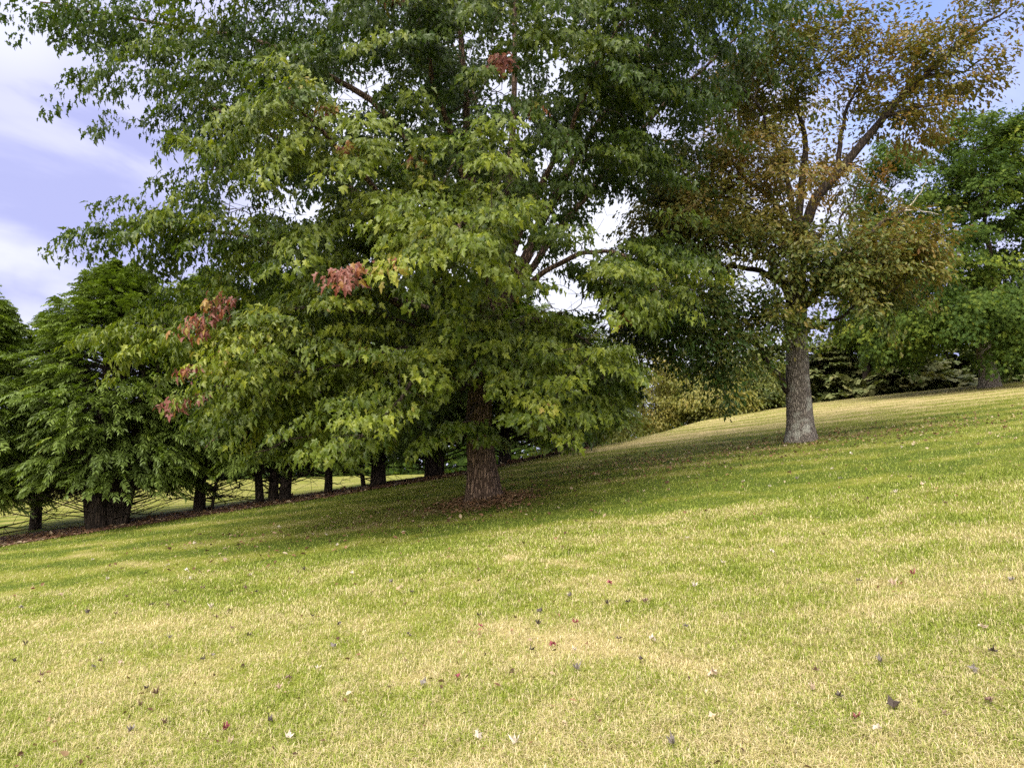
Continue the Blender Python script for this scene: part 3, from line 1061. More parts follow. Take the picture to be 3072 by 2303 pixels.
def build_oak():
    base = OB0
    root = empty('oak_tree', base, 'oak with grey trunk and browning orange leaves on the slope, right of the big maple', 'tree')
    zb = base[2]
    D = 15.0
    foot = base + [0, 0, -0.12]
    tpath = [foot, P(800, 420, D), P(798, 385, D), P(797, 345, D), P(797, 305, D), P(798, 270, D)]
    mb, tp = trunk_mesh(tpath, [0.29, 0.255, 0.235, 0.215, 0.20, 0.15], 26, 0.05, 4, 0.6, 0.30, 5)
    mb.build('trunk', B_OAK, root)
    fork = P(797, 300, D)
    spec = [
        ([fork, P(799, 240, 15), P(799, 190, 15.1), P(803, 140, 15.2), P(800, 90, 15.4), P(815, 50, 15.5)], 0.13, 0.02),
        ([P(800, 245, 15), P(806, 215, 14.9), P(840, 168, 14.7), P(878, 122, 14.6), P(925, 72, 14.6), P(975, 32, 14.6), P(1012, 6, 14.6)], 0.145, 0.018),
        ([P(799, 310, 15), P(822, 283, 14.7), P(850, 253, 14.4), P(880, 226, 14.2), P(904, 209, 14.1)], 0.12, 0.03),
        ([P(850, 253, 14.4), P(832, 250, 14.3), P(848, 205, 14.2), P(858, 180, 14.2)], 0.045, 0.010),
        ([P(796, 312, 15), P(780, 285, 14.8), P(745, 268, 14.4), P(700, 275, 14.1), P(660, 265, 14)], 0.09, 0.015),
        ([P(791, 392, 15), P(775, 372, 14.9), P(755, 345, 14.7), P(725, 325, 14.4), P(685, 325, 14.1)], 0.095, 0.015),
        ([P(799, 250, 15), P(770, 200, 15.2), P(735, 165, 15.5), P(700, 150, 15.7), P(665, 150, 15.8)], 0.08, 0.012),
        ([P(799, 230, 15), P(785, 160, 14.6), P(760, 110, 14.3), P(735, 80, 14.1)], 0.07, 0.012),
        ([P(838, 170, 14.7), P(845, 120, 14.9), P(858, 85, 15.1), P(880, 50, 15.3)], 0.06, 0.012),
        ([P(798, 290, 15), P(800, 270, 16.2), P(820, 230, 17.5), P(840, 190, 18.2)], 0.08, 0.012),
        ([P(797, 300, 15), P(770, 260, 16.3), P(740, 220, 17.4), P(720, 190, 18)], 0.08, 0.012),
        ([P(880, 120, 14.6), P(905, 112, 14.4), P(935, 105, 14.2), P(965, 95, 14.1)], 0.045, 0.010),
        ([P(925, 72, 14.6), P(950, 75, 14.5), P(985, 60, 14.4), P(1015, 62, 14.3)], 0.035, 0.008),
        ([P(797, 330, 15), P(830, 320, 14.2), P(868, 300, 13.8), P(905, 285, 13.6)], 0.05, 0.010),
    ]
    Ls = [limb_obj(p, a, b, B_DARK, root, 'limb', 26, 8, 40 + k, 0.07) for k, (p, a, b) in enumerate(spec)]
    limb_obj([P(902, 210, 14.1), P(912, 209, 14.0), P(925, 212, 13.95), P(941, 215, 13.9)], 0.025, 0.006, B_DEAD, root, 'dead_branch', 14, 6, 71, 0.03,
             'bare grey dead branch tip sticking out to the right')
    limb_obj([P(800, 344, 14.75), P(790, 340, 14.65), P(783, 330, 14.6), P(781, 316, 14.6)], 0.018, 0.006, B_DEAD, root, 'dead_branch', 14, 6, 72, 0.02,
             'pale curved dead twig against the trunk')
    limb_obj([P(862, 265, 14.3), P(874, 258, 14.2), P(886, 263, 14.15), P(898, 260, 14.1)], 0.014, 0.004, B_DEAD, root, 'dead_branch', 14, 6, 73, 0.03)
    limb_obj([P(904, 209, 14.1), P(914, 200, 14.1), P(922, 190, 14.05), P(926, 178, 14.0)], 0.016, 0.005, B_DEAD, root, 'dead_branch', 14, 6, 74, 0.03)
    blobs = [(770, 80, 15, 45, 38, 1.3, 1.0), (825, 62, 15, 45, 32, 1.2, 1.0), (880, 80, 14.6, 42, 35, 1.0, 0.75), (930, 55, 14.6, 40, 32, 0.8, 0.55),
             (985, 25, 14.5, 40, 26, 0.7, 0.45), (960, 82, 14.4, 35, 14, 0.6, 0.3), (735, 125, 15.5, 40, 40, 1.5, 1.0), (850, 110, 14.6, 50, 30, 1.2, 0.7), (905, 112, 14.4, 40, 24, 0.8, 0.55),
             (700, 180, 15.5, 45, 45, 1.6, 1.1), (765, 190, 14.5, 50, 45, 1.6, 1.0), (690, 240, 14.5, 45, 35, 1.5, 1.0), (745, 255, 14.5, 55, 35, 1.4, 1.2),
             (800, 265, 14.2, 50, 35, 1.0, 1.1), (860, 270, 14.0, 50, 25, 0.9, 0.9), (900, 248, 14.0, 28, 22, 0.7, 0.5), (690, 310, 14.1, 40, 32, 1.2, 0.8), (740, 310, 14.5, 40, 28, 1.0, 0.6),
             (770, 135, 17, 60, 60, 1.2, 0.6), (830, 195, 17.5, 60, 45, 1.2, 0.5), (850, 300, 14, 40, 16, 0.8, 0.4), (735, 365, 14.4, 28, 16, 0.6, 0.3), (665, 215, 15, 30, 40, 1.4, 0.8), (660, 320, 14.2, 30, 24, 1.2, 0.7), (715, 330, 14.5, 35, 22, 1.2, 0.7), (765, 320, 14.3, 25, 18, 0.8, 0.5)]
    att = blobs_points(blobs, 1200, 51, 0.44, 0.9)
    A, par, B, tip, ns = grow([tp[18:]] + Ls, att, 0.3)
    mb = MB()
    branch_mesh(mb, A, par, ns, 1, 0.0055, 0.47, 5, 0.06)
    org = A[tip]
    out = org - (base + [0, 0, 3.0])
    out = norm(out)
    d = norm(B[tip] * 0.7 + out * 0.5 + rng.normal(size=org.shape) * 0.3)
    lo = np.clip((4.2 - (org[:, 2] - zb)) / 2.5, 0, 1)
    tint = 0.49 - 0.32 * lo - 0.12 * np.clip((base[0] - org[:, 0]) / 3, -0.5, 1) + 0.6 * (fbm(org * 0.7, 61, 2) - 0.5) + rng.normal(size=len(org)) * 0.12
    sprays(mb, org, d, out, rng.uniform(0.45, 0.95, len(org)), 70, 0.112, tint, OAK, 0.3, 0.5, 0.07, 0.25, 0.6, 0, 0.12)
    mb.build('crown', [M_OAK, B_TWIG], root)


build_oak()


# ---- broadleaf trees farther off
def broadleaf(name, label, cat, base, blobs, limbs, trunk, mat, n, K, size, tint0, tmpl=MAPLE_FAR, group=None, gap=0.42, spread=0.55, L=(0.7, 1.2), droop=0.6, bark=None, fs=0.6):
    root = empty(name, base, label, cat, group)
    mb, tp = trunk_mesh([np.array(q) for q in trunk[0]], trunk[1], 14, 0.06, 7, 0.5, 0.35)
    mb.build('trunk', bark or B_DARK, root)
    Ls = [limb_obj(p, a, b, B_DARK, root, 'limb', 20, 7, 90 + k, 0.08) for k, (p, a, b) in enumerate(limbs)]
    att = blobs_points(blobs, n, int(base[0] * 3 + 60), gap, fs)
    A, par, B, tip, ns = grow([tp[10:]] + Ls, att, 0.5)
    mb = MB()
    branch_mesh(mb, A, par, ns, 1, 0.007, 0.45, 4, 0.07)
    org = A[tip]
    cen = att.mean(0)
    out = norm(org - cen + np.array([0, 0, 0.2]))
    d = norm(B[tip] * 0.4 + out * 0.7 + rng.normal(size=org.shape) * 0.3)
    tint = tint0 + 0.55 * (fbm(org * 0.6, 15, 2) - 0.5) + rng.normal(size=len(org)) * 0.08
    sprays(mb, org, d, out, rng.uniform(L[0], L[1], len(org)), K, size, tint, tmpl, droop, spread, 0.09, 0.45, 0.8, 0, 0.09)
    mb.build('crown', [mat, B_TWIG], root)
    return root


def ground_pt(px, D):
    d = direction(px, 400)
    x, y = d[0] / d[1] * D, D
    return np.array([x, y, float(height(x, y))])


def right_maple():
    D = 24.0
    b = ground_pt(991, D)
    broadleaf('maple_tree', 'dense dark green maple at the top right of the slope, trunk standing before the spruces', 'tree', b,
              [(960, 180, D, 62, 50, 2.0, 1.0), (905, 215, D, 40, 42, 1.6, 0.8), (1020, 190, D, 60, 60, 2.2, 1.0), (930, 270, D, 58, 45, 2, 1.1), (1000, 265, D, 60, 50, 2.2, 1.1),
               (890, 280, D + .5, 30, 36, 1.4, 0.5), (955, 312, D - 1, 35, 24, 1.2, 0.5), (985, 318, D - 1.6, 38, 34, 1.0, 0.9), (1040, 305, D, 50, 36, 2, 0.8), (905, 325, D, 32, 22, 1.4, 0.5), (1030, 335, D + .6, 40, 18, 1.4, 0.5), (1050, 250, D, 60, 60, 2, 0.7), (1000, 140, D, 25, 18, 0.8, 0.3),
               (895, 165, D, 25, 20, 0.9, 0.25), (965, 132, D, 14, 14, 0.5, 0.15), (920, 318, D + 1, 30, 18, 1.2, 0.4)],
              [([P(985, 350, D), P(960, 300, D), P(930, 250, D), P(905, 215, D)], 0.14, 0.03), ([P(985, 345, D), P(990, 280, D), P(985, 220, D), P(975, 150, D)], 0.17, 0.03),
               ([P(985, 350, D), P(1020, 290, D), P(1040, 230, D)], 0.13, 0.03), ([P(984, 348, D), P(980, 320, D - 1), P(985, 300, D - 2)], 0.08, 0.02)],
              ([b - [0, 0, 0.15], P(988, 368, D), P(984, 352, D), P(982, 330, D), P(982, 310, D)], [0.33, 0.25, 0.22, 0.20, 0.17]), M_FAR, 900, 115, 0.135, 0.30, droop=0.8, gap=0.40, bark=B_OAK)


right_maple()


def low_maple():
    D = 20.5
    b = ground_pt(868, D + 9)
    D = D + 9
    broadleaf('maple_tree', 'small bright green maple behind the oak trunk, low branches showing to its right', 'tree', b,
              [(850, 315, D, 32, 22, 1.6, 1.0), (888, 328, D, 26, 14, 1.4, 0.6), (826, 328, D, 18, 14, 1.2, 0.4), (860, 285, D, 28, 20, 1.3, 0.5)],
              [([b + [0, 0, 1.2], P(860, 350, D), P(850, 320, D)], 0.1, 0.03)],
              ([b - [0, 0, 0.15], b + [0, 0, 0.7], b + [0, 0, 1.4], P(862, 340, D), P(860, 300, D)], [0.2, 0.17, 0.15, 0.12, 0.08]), M_FAR, 190, 80, 0.18, 0.5)


low_maple()


def yellow_trees():
    spec = [(598, 27.0, 322, 32, 'yellowing bushy tree beyond the crest, just right of the big maple', 0.35),
            (643, 29.0, 322, 36, 'golden yellow bushy tree beyond the crest, midway between maple and oak', 0.62),
            (690, 31.0, 335, 36, 'pale yellow green bush beyond the crest, left of the spruces', 0.55),
            (742, 34.0, 335, 34, 'yellow green feathery tree behind the leaning oak limb', 0.45),
            (712, 28.0, 368, 26, 'low yellow green shrub on the crest left of the leaning oak limb', 0.5),
            (758, 29.0, 362, 24, 'green shrub on the crest, closest to the oak trunk on its left', 0.25),
            (560, 25.0, 362, 28, 'dull olive bushy tree directly behind the big maple trunk on the right', 0.15)]
    for px, D, top, rx, lab, t0 in spec:
        b = ground_pt(px, D)
        k = D / F
        d0 = direction(px, 400)
        py_base = 383.5 - F * math.tan(math.atan2(b[2] - EYE, D) - PITCH)
        cy_, ry = (top + py_base) / 2 - 6, (py_base - top) / 2
        broadleaf('yellow_tree', lab, 'tree', b,
                  [(px, cy_, D, rx, ry * 0.85, rx * k * 0.8, 1.0), (px - rx * 0.5, cy_ + ry * 0.3, D - 0.5, rx * 0.6, ry * 0.5, 0.9, 0.6), (px + rx * 0.5, cy_ + ry * 0.35, D - 0.6, rx * 0.6, ry * 0.5, 0.9, 0.6)],
                  [([b + [0, 0, 0.4], b + [-0.3, 0, 1.2], b + [-0.6, 0, 2.0]], 0.06, 0.02), ([b + [0, 0, 0.4], b + [0.3, 0, 1.2], b + [0.6, 0, 2.0]], 0.06, 0.02)],
                  ([b - [0, 0, 0.15], b + [0, 0, 0.4], b + [0.03, 0, 0.9], b + [0, 0, 1.5], b + [0, 0, 2.2]], [0.12, 0.1, 0.08, 0.07, 0.05]),
                  M_YEL, 150, 80, 0.12, t0, OVAL, 'bushy trees beyond the crest', 0.40, 0.6, (0.5, 0.9), 0.7, fs=1.0)


yellow_trees()


# ---- conifers
def frond_batch(mb, org, d, L, tint, pairs=9, droop=0.5, width=0.028, plen=0.42, mat=0, up_tip=0.0, pang=0.7, hang=0.5):
    """flat feathery sprays: a curved axis with paired leaflets"""
    M = len(org)
    lat = norm(np.cross(d, UP) + 1e-6)
    nrm0 = np.cross(lat, d)
    roll = rng.normal(size=M) * 0.45
    lat = norm(lat * np.cos(roll)[:, None] + nrm0 * np.sin(roll)[:, None])
    allv, alltint = [], []
    for k in range(pairs):
        t0 = 0.12 + 0.86 * k / pairs
        for s in (-1, 1):
            t = np.clip(t0 + rng.normal(size=M) * 0.03, 0.02, 1)
            c = org + d * (L * t)[:, None]
            c[:, 2] -= droop * L * t ** 2 * 0.75 - up_tip * L * t
            pl = L * plen * (1.05 - 0.75 * abs(t - 0.35) ** 1.0) * rng.uniform(0.75, 1.2, M)
            pd = norm(d * math.cos(pang) + lat * s * math.sin(pang) + rng.normal(size=(M, 3)) * 0.14 - UP * (droop * t * 0.9)[:, None])
            wv = norm(np.cross(pd, np.cross(d, lat) + rng.normal(size=(M, 3)) * 0.25)) * (L * width * 2)[:, None]
            mid = c + pd * (pl * 0.55)[:, None]
            tip = c + pd * pl[:, None]
            tip[:, 2] -= hang * pl * 0.5
            allv.append(np.stack([c - wv * 0.45, c + wv * 0.45, mid + wv, mid - wv, tip], 1))
            alltint.append(np.clip(tint + 0.10 * t + rng.normal(size=M) * 0.05, 0, 1))
    v = np.concatenate(allv)
    n = len(v)
    k = np.arange(n)[:, None] * 5
    f = np.concatenate([k + [0, 1, 2], k + [0, 2, 3], k + [3, 2, 4]])
    mb.add(v.reshape(-1, 3), f, np.repeat(np.concatenate(alltint), 5), mat)


def cedar(px, D, top_py, width, label, stems, skirt, seed, n=2300, group='cedars in the row at the lawn edge', lean=0.0, dx_top=0.0):
    base = ground_pt(px, D)
    root = empty('cedar_tree', base, label, 'tree', group)
    zt = P(px, top_py, D)[2]
    H = zt - base[2]
    r_ = np.random.default_rng(seed)
    # stems
    for (ox, oy, tx, r0) in stems:
        p = [base + [ox, oy, -0.1], base + [ox + tx * 0.25, oy, 0.7], base + [ox + tx * 0.6, oy, H * 0.35], base + [ox + tx, oy * 0.6, H * 0.72]]
        mb = MB()
        q = smooth_path(p, 16)
        tube(mb, q, np.linspace(r0 * 1.15, 0.03, 16), 12, 0, 0.12, seed)
        mb.build('stem', B_DARK, root)
    # dead lower branches, thin and arching outward
    mb = MB()
    for _ in range(int(30 * skirt)):
        a = r_.uniform(0, 2 * math.pi)
        z0 = r_.uniform(0.15, 1.3)
        Lb = r_.uniform(0.7, 1.9)
        st = stems[r_.integers(len(stems))]
        s0 = base + [st[0], st[1], z0]
        dv = np.array([math.cos(a), math.sin(a) * 0.7, 0])
        rise = r_.uniform(0.0, 0.45)
        pts = [s0, s0 + dv * Lb * 0.35 + [0, 0, 0.05 * Lb], s0 + dv * Lb * 0.7 + [0, 0, rise * 0.5], s0 + dv * Lb + [0, 0, rise + 0.15]]
        q = smooth_path(pts, 8)
        segments(mb, q[:-1], q[1:], np.linspace(0.016, 0.006, 7), np.linspace(0.014, 0.004, 7), 4, 0)
        for _k in range(4):
            i = r_.integers(2, 7)
            e = q[i] + (dv + r_.normal(size=3) * 0.6) * Lb * 0.3
            segments(mb, q[i][None], e[None], [0.006], [0.003], 3, 0)
    if mb.nv:
        mb.build('dead_branch', B_DARK, root)
    # crown: tiers of boughs, each a shelf of drooping sprays
    zmin = 1.0
    nb = int(n / 10)
    bt = r_.random(nb) ** 1.1
    ph = r_.uniform(0, 2 * math.pi, nb)
    Rb = width * np.interp(bt, [0, 0.10, 0.35, 0.65, 0.88, 1.0], [0.95, 1.08, 1.0, 0.70, 0.34, 0.06]) * r_.uniform(0.66, 1.22, nb)
    bi = np.repeat(np.arange(nb), 17)
    m = len(bi)
    q = r_.random(m) ** 0.55
    q[::17] = 1.0
    lat = r_.normal(size=m) * 0.30 * (1.1 - 0.5 * q) * np.minimum(1, Rb[bi])
    hb = zmin + (H - zmin) * bt
    rr = Rb[bi] * (0.25 + 0.8 * q)
    t = bt[bi]
    cx, sx = np.cos(ph)[bi], np.sin(ph)[bi]
    hz = hb[bi] + r_.normal(size=m) * 0.07 + (0.30 + 0.7 * t) * rr * 0.5 - 0.30 * (q ** 2) * Rb[bi] * (1 - t)
    org = np.stack([base[0] + rr * cx - lat * sx + dx_top * t, base[1] + (rr * sx + lat * cx) * 0.9, base[2] + np.minimum(hz, H + 0.3 * r_.random(m))], -1)
    d = norm(np.stack([cx - 0.9 * sx * lat, sx + 0.9 * cx * lat, 0.05 + 1.3 * t ** 1.5], -1) + r_.normal(size=(m, 3)) * 0.22)
    L = r_.uniform(0.28, 0.50, m) * (1 - 0.25 * t)
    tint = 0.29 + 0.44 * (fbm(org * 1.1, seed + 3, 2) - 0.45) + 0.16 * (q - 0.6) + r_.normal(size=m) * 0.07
    tint += np.where(r_.random(m) < 0.04, 0.3, 0)
    n = m
    Rr = rr
    mb = MB()
    frond_batch(mb, org - d * (L * 0.3)[:, None], d, L, tint, 10, 0.75, 0.019, 0.36)
    # inner boughs
    k = np.arange(0, n, 6)
    ax = np.stack([np.full(len(k), base[0]) + dx_top * t[k], np.full(len(k), base[1]), org[k, 2] - 0.35 * Rr[k]], -1)
    segments(mb, ax, org[k], np.full(len(k), 0.014), np.full(len(k), 0.005), 4, 1)
    mb.build('crown', [M_CEDAR, B_DARK], root)
    return root


CEDARS = [
    (-24, 14.9, 290, 1.05, 'cedar cut by the left edge of the photo, slim stem at the grass', [(0.5, 0, -0.15, 0.06)], 0.5, 301, 2000),
    (112, 15.6, 268, 1.75, 'broad cedar with thick clustered stems and drooping sprays, second from the left edge', [(-0.08, -0.05, -0.1, 0.20), (0.13, 0.05, 0.1, 0.15), (0.33, 0.0, 0.35, 0.09), (-0.30, 0.0, -0.5, 0.06), (0.45, -0.1, 0.6, 0.05)], 1.7, 302, 3600),
    (45, 17.2, 318, 1.5, 'lower cedar standing back between the left edge cedar and the thick stemmed one', [(0, 0, 0, 0.12)], 0.4, 303, 1900),
    (205, 16.5, 276, 1.5, 'cedar on a single straight stem right of the thick stemmed one', [(0, 0, 0, 0.12), (0.25, 0, 0.4, 0.03)], 1.1, 304, 2400),
    (277, 16.6, 280, 1.6, 'cedar with three spreading stems under the maple branches', [(-0.28, 0, -0.35, 0.09), (0.0, 0, 0.0, 0.11), (0.24, 0, 0.2, 0.13)], 1.3, 305, 2400),
    (331, 17.2, 285, 1.35, 'cedar on one slim stem, right of the three stemmed cedar', [(0, 0, 0, 0.09)], 1.0, 306, 2000),
    (380, 17.4, 280, 1.6, 'cedar with a wide dark trunk seen left of the maple trunk', [(0, 0, 0.05, 0.18), (-0.35, 0.1, -0.4, 0.05)], 1.3, 307, 2300),
    (432, 18.0, 285, 1.6, 'cedar half hidden straight behind the maple, just left of its trunk', [(0, 0, 0.0, 0.16), (0.2, 0, 0.2, 0.1)], 1.0, 308, 2200),
    (505, 19.5, 300, 1.8, 'cedar behind the maple trunk, on its right', [(0, 0, 0.0, 0.16)], 1.0, 309, 2200),
    (560, 22.0, 318, 1.9, 'last cedar of the row, right of the maple where the lawn crests', [(0, 0, 0.0, 0.15)], 0.8, 310, 2000),
]
for (px, D, top, wd, lab, st, sk, sdd, n) in CEDARS:
    cedar(px, D, top, wd, lab, st, sk, sdd, n)


def spruce(px, D, top_py, width, label, seed, n=900, tone=0.4):
    base = ground_pt(px, D)
    root = empty('spruce_tree', base, label, 'tree', 'spruces beyond the crest')
    H = P(px, top_py, D)[2] - base[2]
    mb = MB()
    tube(mb, np.array([base - [0, 0, 0.1], base + [0, 0, H * 0.5], base + [0, 0, H * 0.97]]), [0.16, 0.1, 0.02], 8, 0, 0.08, seed)
    mb.build('trunk', B_DARK, root)
    r_ = np.random.default_rng(seed)
    mb = MB()
    tiers = int(H / 0.30)
    for k in range(tiers):
        z = 0.35 + (H - 0.5) * k / tiers
        rad = width * (1 - z / H) ** 0.75 * r_.uniform(0.85, 1.1) + 0.12
        nb = int(7 + rad * 5)
        ph = r_.uniform(0, 2 * math.pi, nb)
        dd = np.stack([np.cos(ph), np.sin(ph), np.full(nb, -0.05)], -1)
        o = base + np.stack([dd[:, 0] * 0.05, dd[:, 1] * 0.05, np.full(nb, z)], -1)
        Lr = rad * r_.uniform(0.75, 1.15, nb)
        segments(mb, o, o + dd * Lr[:, None] - [0, 0, 0.05], np.full(nb, 0.02), np.full(nb, 0.005), 4, 1)
        for q in (0.35, 0.6, 0.85):
            oo = o + dd * (Lr * q)[:, None]
            for s in (-0.7, 0.0, 0.7):
                d2 = norm(dd + np.cross(dd, UP) * s + r_.normal(size=(nb, 3)) * 0.12)
                frond_batch(mb, oo, d2, np.maximum(0.35, Lr * 0.42), np.clip(tone + r_.normal(size=nb) * 0.12 + 0.25 * (q - 0.5), 0, 1), 7, 0.25, 0.060, 0.36, 0, 0.05, 0.75, 0.3)
    mb.build('crown', [M_SPRUCE, B_TWIG], root)


for (px, D, top, wd, lab, sdd, tn) in ((728, 31, 360, 2.0, 'brownish spruce left of the oak trunk, beyond the crest', 401, 0.6),
                                       (772, 32, 338, 2.3, 'dark spruce directly left of the oak trunk, beyond the crest', 402, 0.35),
                                       (822, 31, 338, 2.2, 'grey green spruce with layered boughs just right of the oak trunk', 403, 0.5),
                                       (840, 32, 332, 2.2, 'dark spruce close behind the oak trunk on its right', 409, 0.35),
                                       (862, 33, 322, 2.4, 'tall spruce half hidden behind the small bright maple', 404, 0.3),
                                       (905, 30, 335, 2.2, 'olive spruce with layered boughs left of the right hand maple trunk', 405, 0.5),
                                       (950, 31, 325, 2.4, 'spruce immediately left of the right hand maple trunk', 406, 0.42),
                                       (1012, 31, 322, 2.3, 'spruce immediately right of the right hand maple trunk', 407, 0.4),
                                       (1060, 32, 330, 2.3, 'spruce at the right edge of the photo', 408, 0.45)):
    spruce(px, D, top, wd, lab, sdd, tone=tn)


# ---- far wood closing the field at the left
def far_wood():
    mb = MB()
    n = 26000
    x = rng.uniform(-110, 30, n)
    y = 78 + rng.normal(size=n) * 4 + 0.05 * x
    top = 5.0 + 4 * fbm(np.stack([x * 0.14, x * 0], -1), 5, 3)
    z = height(x, y) + top * rng.random(n) ** 1.5
    org = np.stack([x, y, z], -1)
    ax = rdir(n)
    put_leaves(mb, MAPLE_FAR, org, ax, np.array([[0, -0.6, 0.6]]) + rng.normal(size=(n, 3)) * 0.5, rng.uniform(0.5, 1.1, n), np.clip(0.25 + rng.normal(size=n) * 0.12, 0, 1))
    o = mb.build('far_wood', M_FAR)
    tag(o, 'distant line of trees closing the field behind the cedars', 'wood', kind='stuff')


far_wood()


# ------------------------------------------------------------------ litter and fallen leaves
def litter():
    mb = MB()
    # reddish needles and leaves on the mulch
    n = 5200
    x = rng.uniform(-13, 1.5, n)
    y = edge_y(x) + rng.uniform(-0.22, 1.6, n)
    z = height(x, y) + 0.025
    put_leaves(mb, OVAL, np.stack([x, y, z], -1), rdir(n) * [1, 1, 0.25], np.array([[0, 0, 1.0]]) + rng.normal(size=(n, 3)) * 0.35, rng.uniform(0.05, 0.11, n), rng.random(n))
    # litter round the foot of the maple
    n = 1500
    a, r = rng.uniform(0, 2 * math.pi, n), 0.32 + np.abs(rng.normal(size=n)) * 0.38
    x, y = MB0[0] + r * np.cos(a), MB0[1] + r * np.sin(a)
    put_leaves(mb, OVAL, np.stack([x, y, height(x, y) + 0.015 + 0.10 * np.exp(-(r - 0.3) * 5)], -1), rdir(n) * [1, 1, 0.3], np.array([[0, 0, 1.0]]) + rng.normal(size=(n, 3)) * 0.35,
               rng.uniform(0.04, 0.08, n), 0.35 + 0.5 * rng.random(n))
    # small crumbled bits over the turf
    n = 2600
    D = rng.uniform(3, 24, n)
    u = rng.uniform(-0.85, 0.85, n)
    x, y = u * D, D
    ok = (y < np.interp(u, _ug, _yc)) & (fbm(np.stack([x * 0.6, y * 0.6], -1), 66, 3) > 0.47)
    x, y = x[ok], y[ok]
    n = len(x)
    put_leaves(mb, OVAL, np.stack([x, y, height(x, y) + 0.028], -1), rdir(n) * [1, 1, 0.4], np.array([[0, 0, 1.0]]) + rng.normal(size=(n, 3)) * 0.5, rng.uniform(0.02, 0.05, n), rng.random(n) ** 1.3)
    # drifts under the oak and on the shaded ground between the two trees
    n = 2600
    c = np.array([OB0[:2], OB0[:2] + [-2.4, -0.2], OB0[:2] + [2.2, -0.8], MB0[:2] + [2.6, 1.5], MB0[:2] + [-1.2, -1.0]])[rng.integers(5, size=n)]
    x, y = c[:, 0] + rng.normal(size=n) * 1.7, c[:, 1] + rng.normal(size=n) * 1.0
    put_leaves(mb, OVAL, np.stack([x, y, height(x, y) + 0.03], -1), rdir(n) * [1, 1, 0.4], np.array([[0, 0, 1.0]]) + rng.normal(size=(n, 3)) * 0.5, rng.uniform(0.03, 0.075, n), rng.random(n))
    o = mb.build('leaf_litter', M_LITTER)
    tag(o, 'small brown leaf litter scattered over the lawn and mulch', 'leaf litter', kind='stuff')


M_LITTER = leaf_mat('leaf_litter', [(0.0, (0.045, 0.025, 0.016)), (0.4, (0.13, 0.065, 0.035)), (0.75, (0.24, 0.14, 0.075)), (1.0, (0.42, 0.34, 0.24))], rough=0.8, trans=0.1, spec=0.15)
litter()

LEAF_M = {
    'white': dead_leaf_mat('pale_dead_leaf', (0.40, 0.33, 0.25), (0.60, 0.53, 0.45)),
    'red': dead_leaf_mat('red_dead_leaf', (0.16, 0.022, 0.035), (0.25, 0.06, 0.07)),
    'black': dead_leaf_mat('black_dead_leaf', (0.030, 0.022, 0.018), (0.085, 0.06, 0.045)),
    'brown': dead_leaf_mat('brown_dead_leaf', (0.09, 0.05, 0.035), (0.19, 0.115, 0.08)),
    'grey': dead_leaf_mat('grey_dead_leaf', (0.12, 0.10, 0.088), (0.24, 0.205, 0.18)),
    'tan': dead_leaf_mat('tan_dead_leaf', (0.40, 0.29, 0.20), (0.55, 0.43, 0.33)),
}


def curled_leaf(seed, curl, twist):
    """a dry maple leaf with stalk, curled and buckled, at real size 1 (scaled by the object)"""
    r_ = np.random.default_rng(seed)
    tv, tf = leaf_template([(0, 0), (0.20, -0.03), (0.33, 0.06), (0.19, 0.22), (0.30, 0.33), (0.52, 0.52), (0.30, 0.53), (0.16, 0.56), (0.19, 0.72), (0.09, 0.84), (0, 1.05)], 0.33, 0.0, 0.0)
    v = tv.copy()
    v[:, 1] -= 0.45
    x, y = v[:, 0].copy(), v[:, 1].copy()
    z = curl * (x ** 2 * 1.9 + 0.9 * y ** 2) + twist * x * y * 1.6 + 0.15 * r_.normal(size=len(v))
    v[:, 0] = x * (1 - 0.35 * curl * abs(x))
    v[:, 2] = z + 0.06
    mb = MB()
    mb.add(v, tf, 0.0, 0)
    a = np.array([[0, -0.45, 0.06], [0.03, -0.65, 0.08], [0.1, -0.85, 0.04]])
    segments(mb, a[:-1], a[1:], [0.018, 0.014], [0.014, 0.010], 4, 0)
    return mb


LEAF_V = [curled_leaf(1, 0.9, 0.5), curled_leaf(2, 1.3, -0.7), curled_leaf(3, 0.5, 0.9), curled_leaf(4, 1.6, 0.3)]
_leaf_mesh = {}


def leaf_mesh(kind, v):
    if (kind, v) not in _leaf_mesh:
        _leaf_mesh[kind, v] = LEAF_V[v].mesh('fallen_leaf', [LEAF_M[kind]])
    return _leaf_mesh[kind, v]


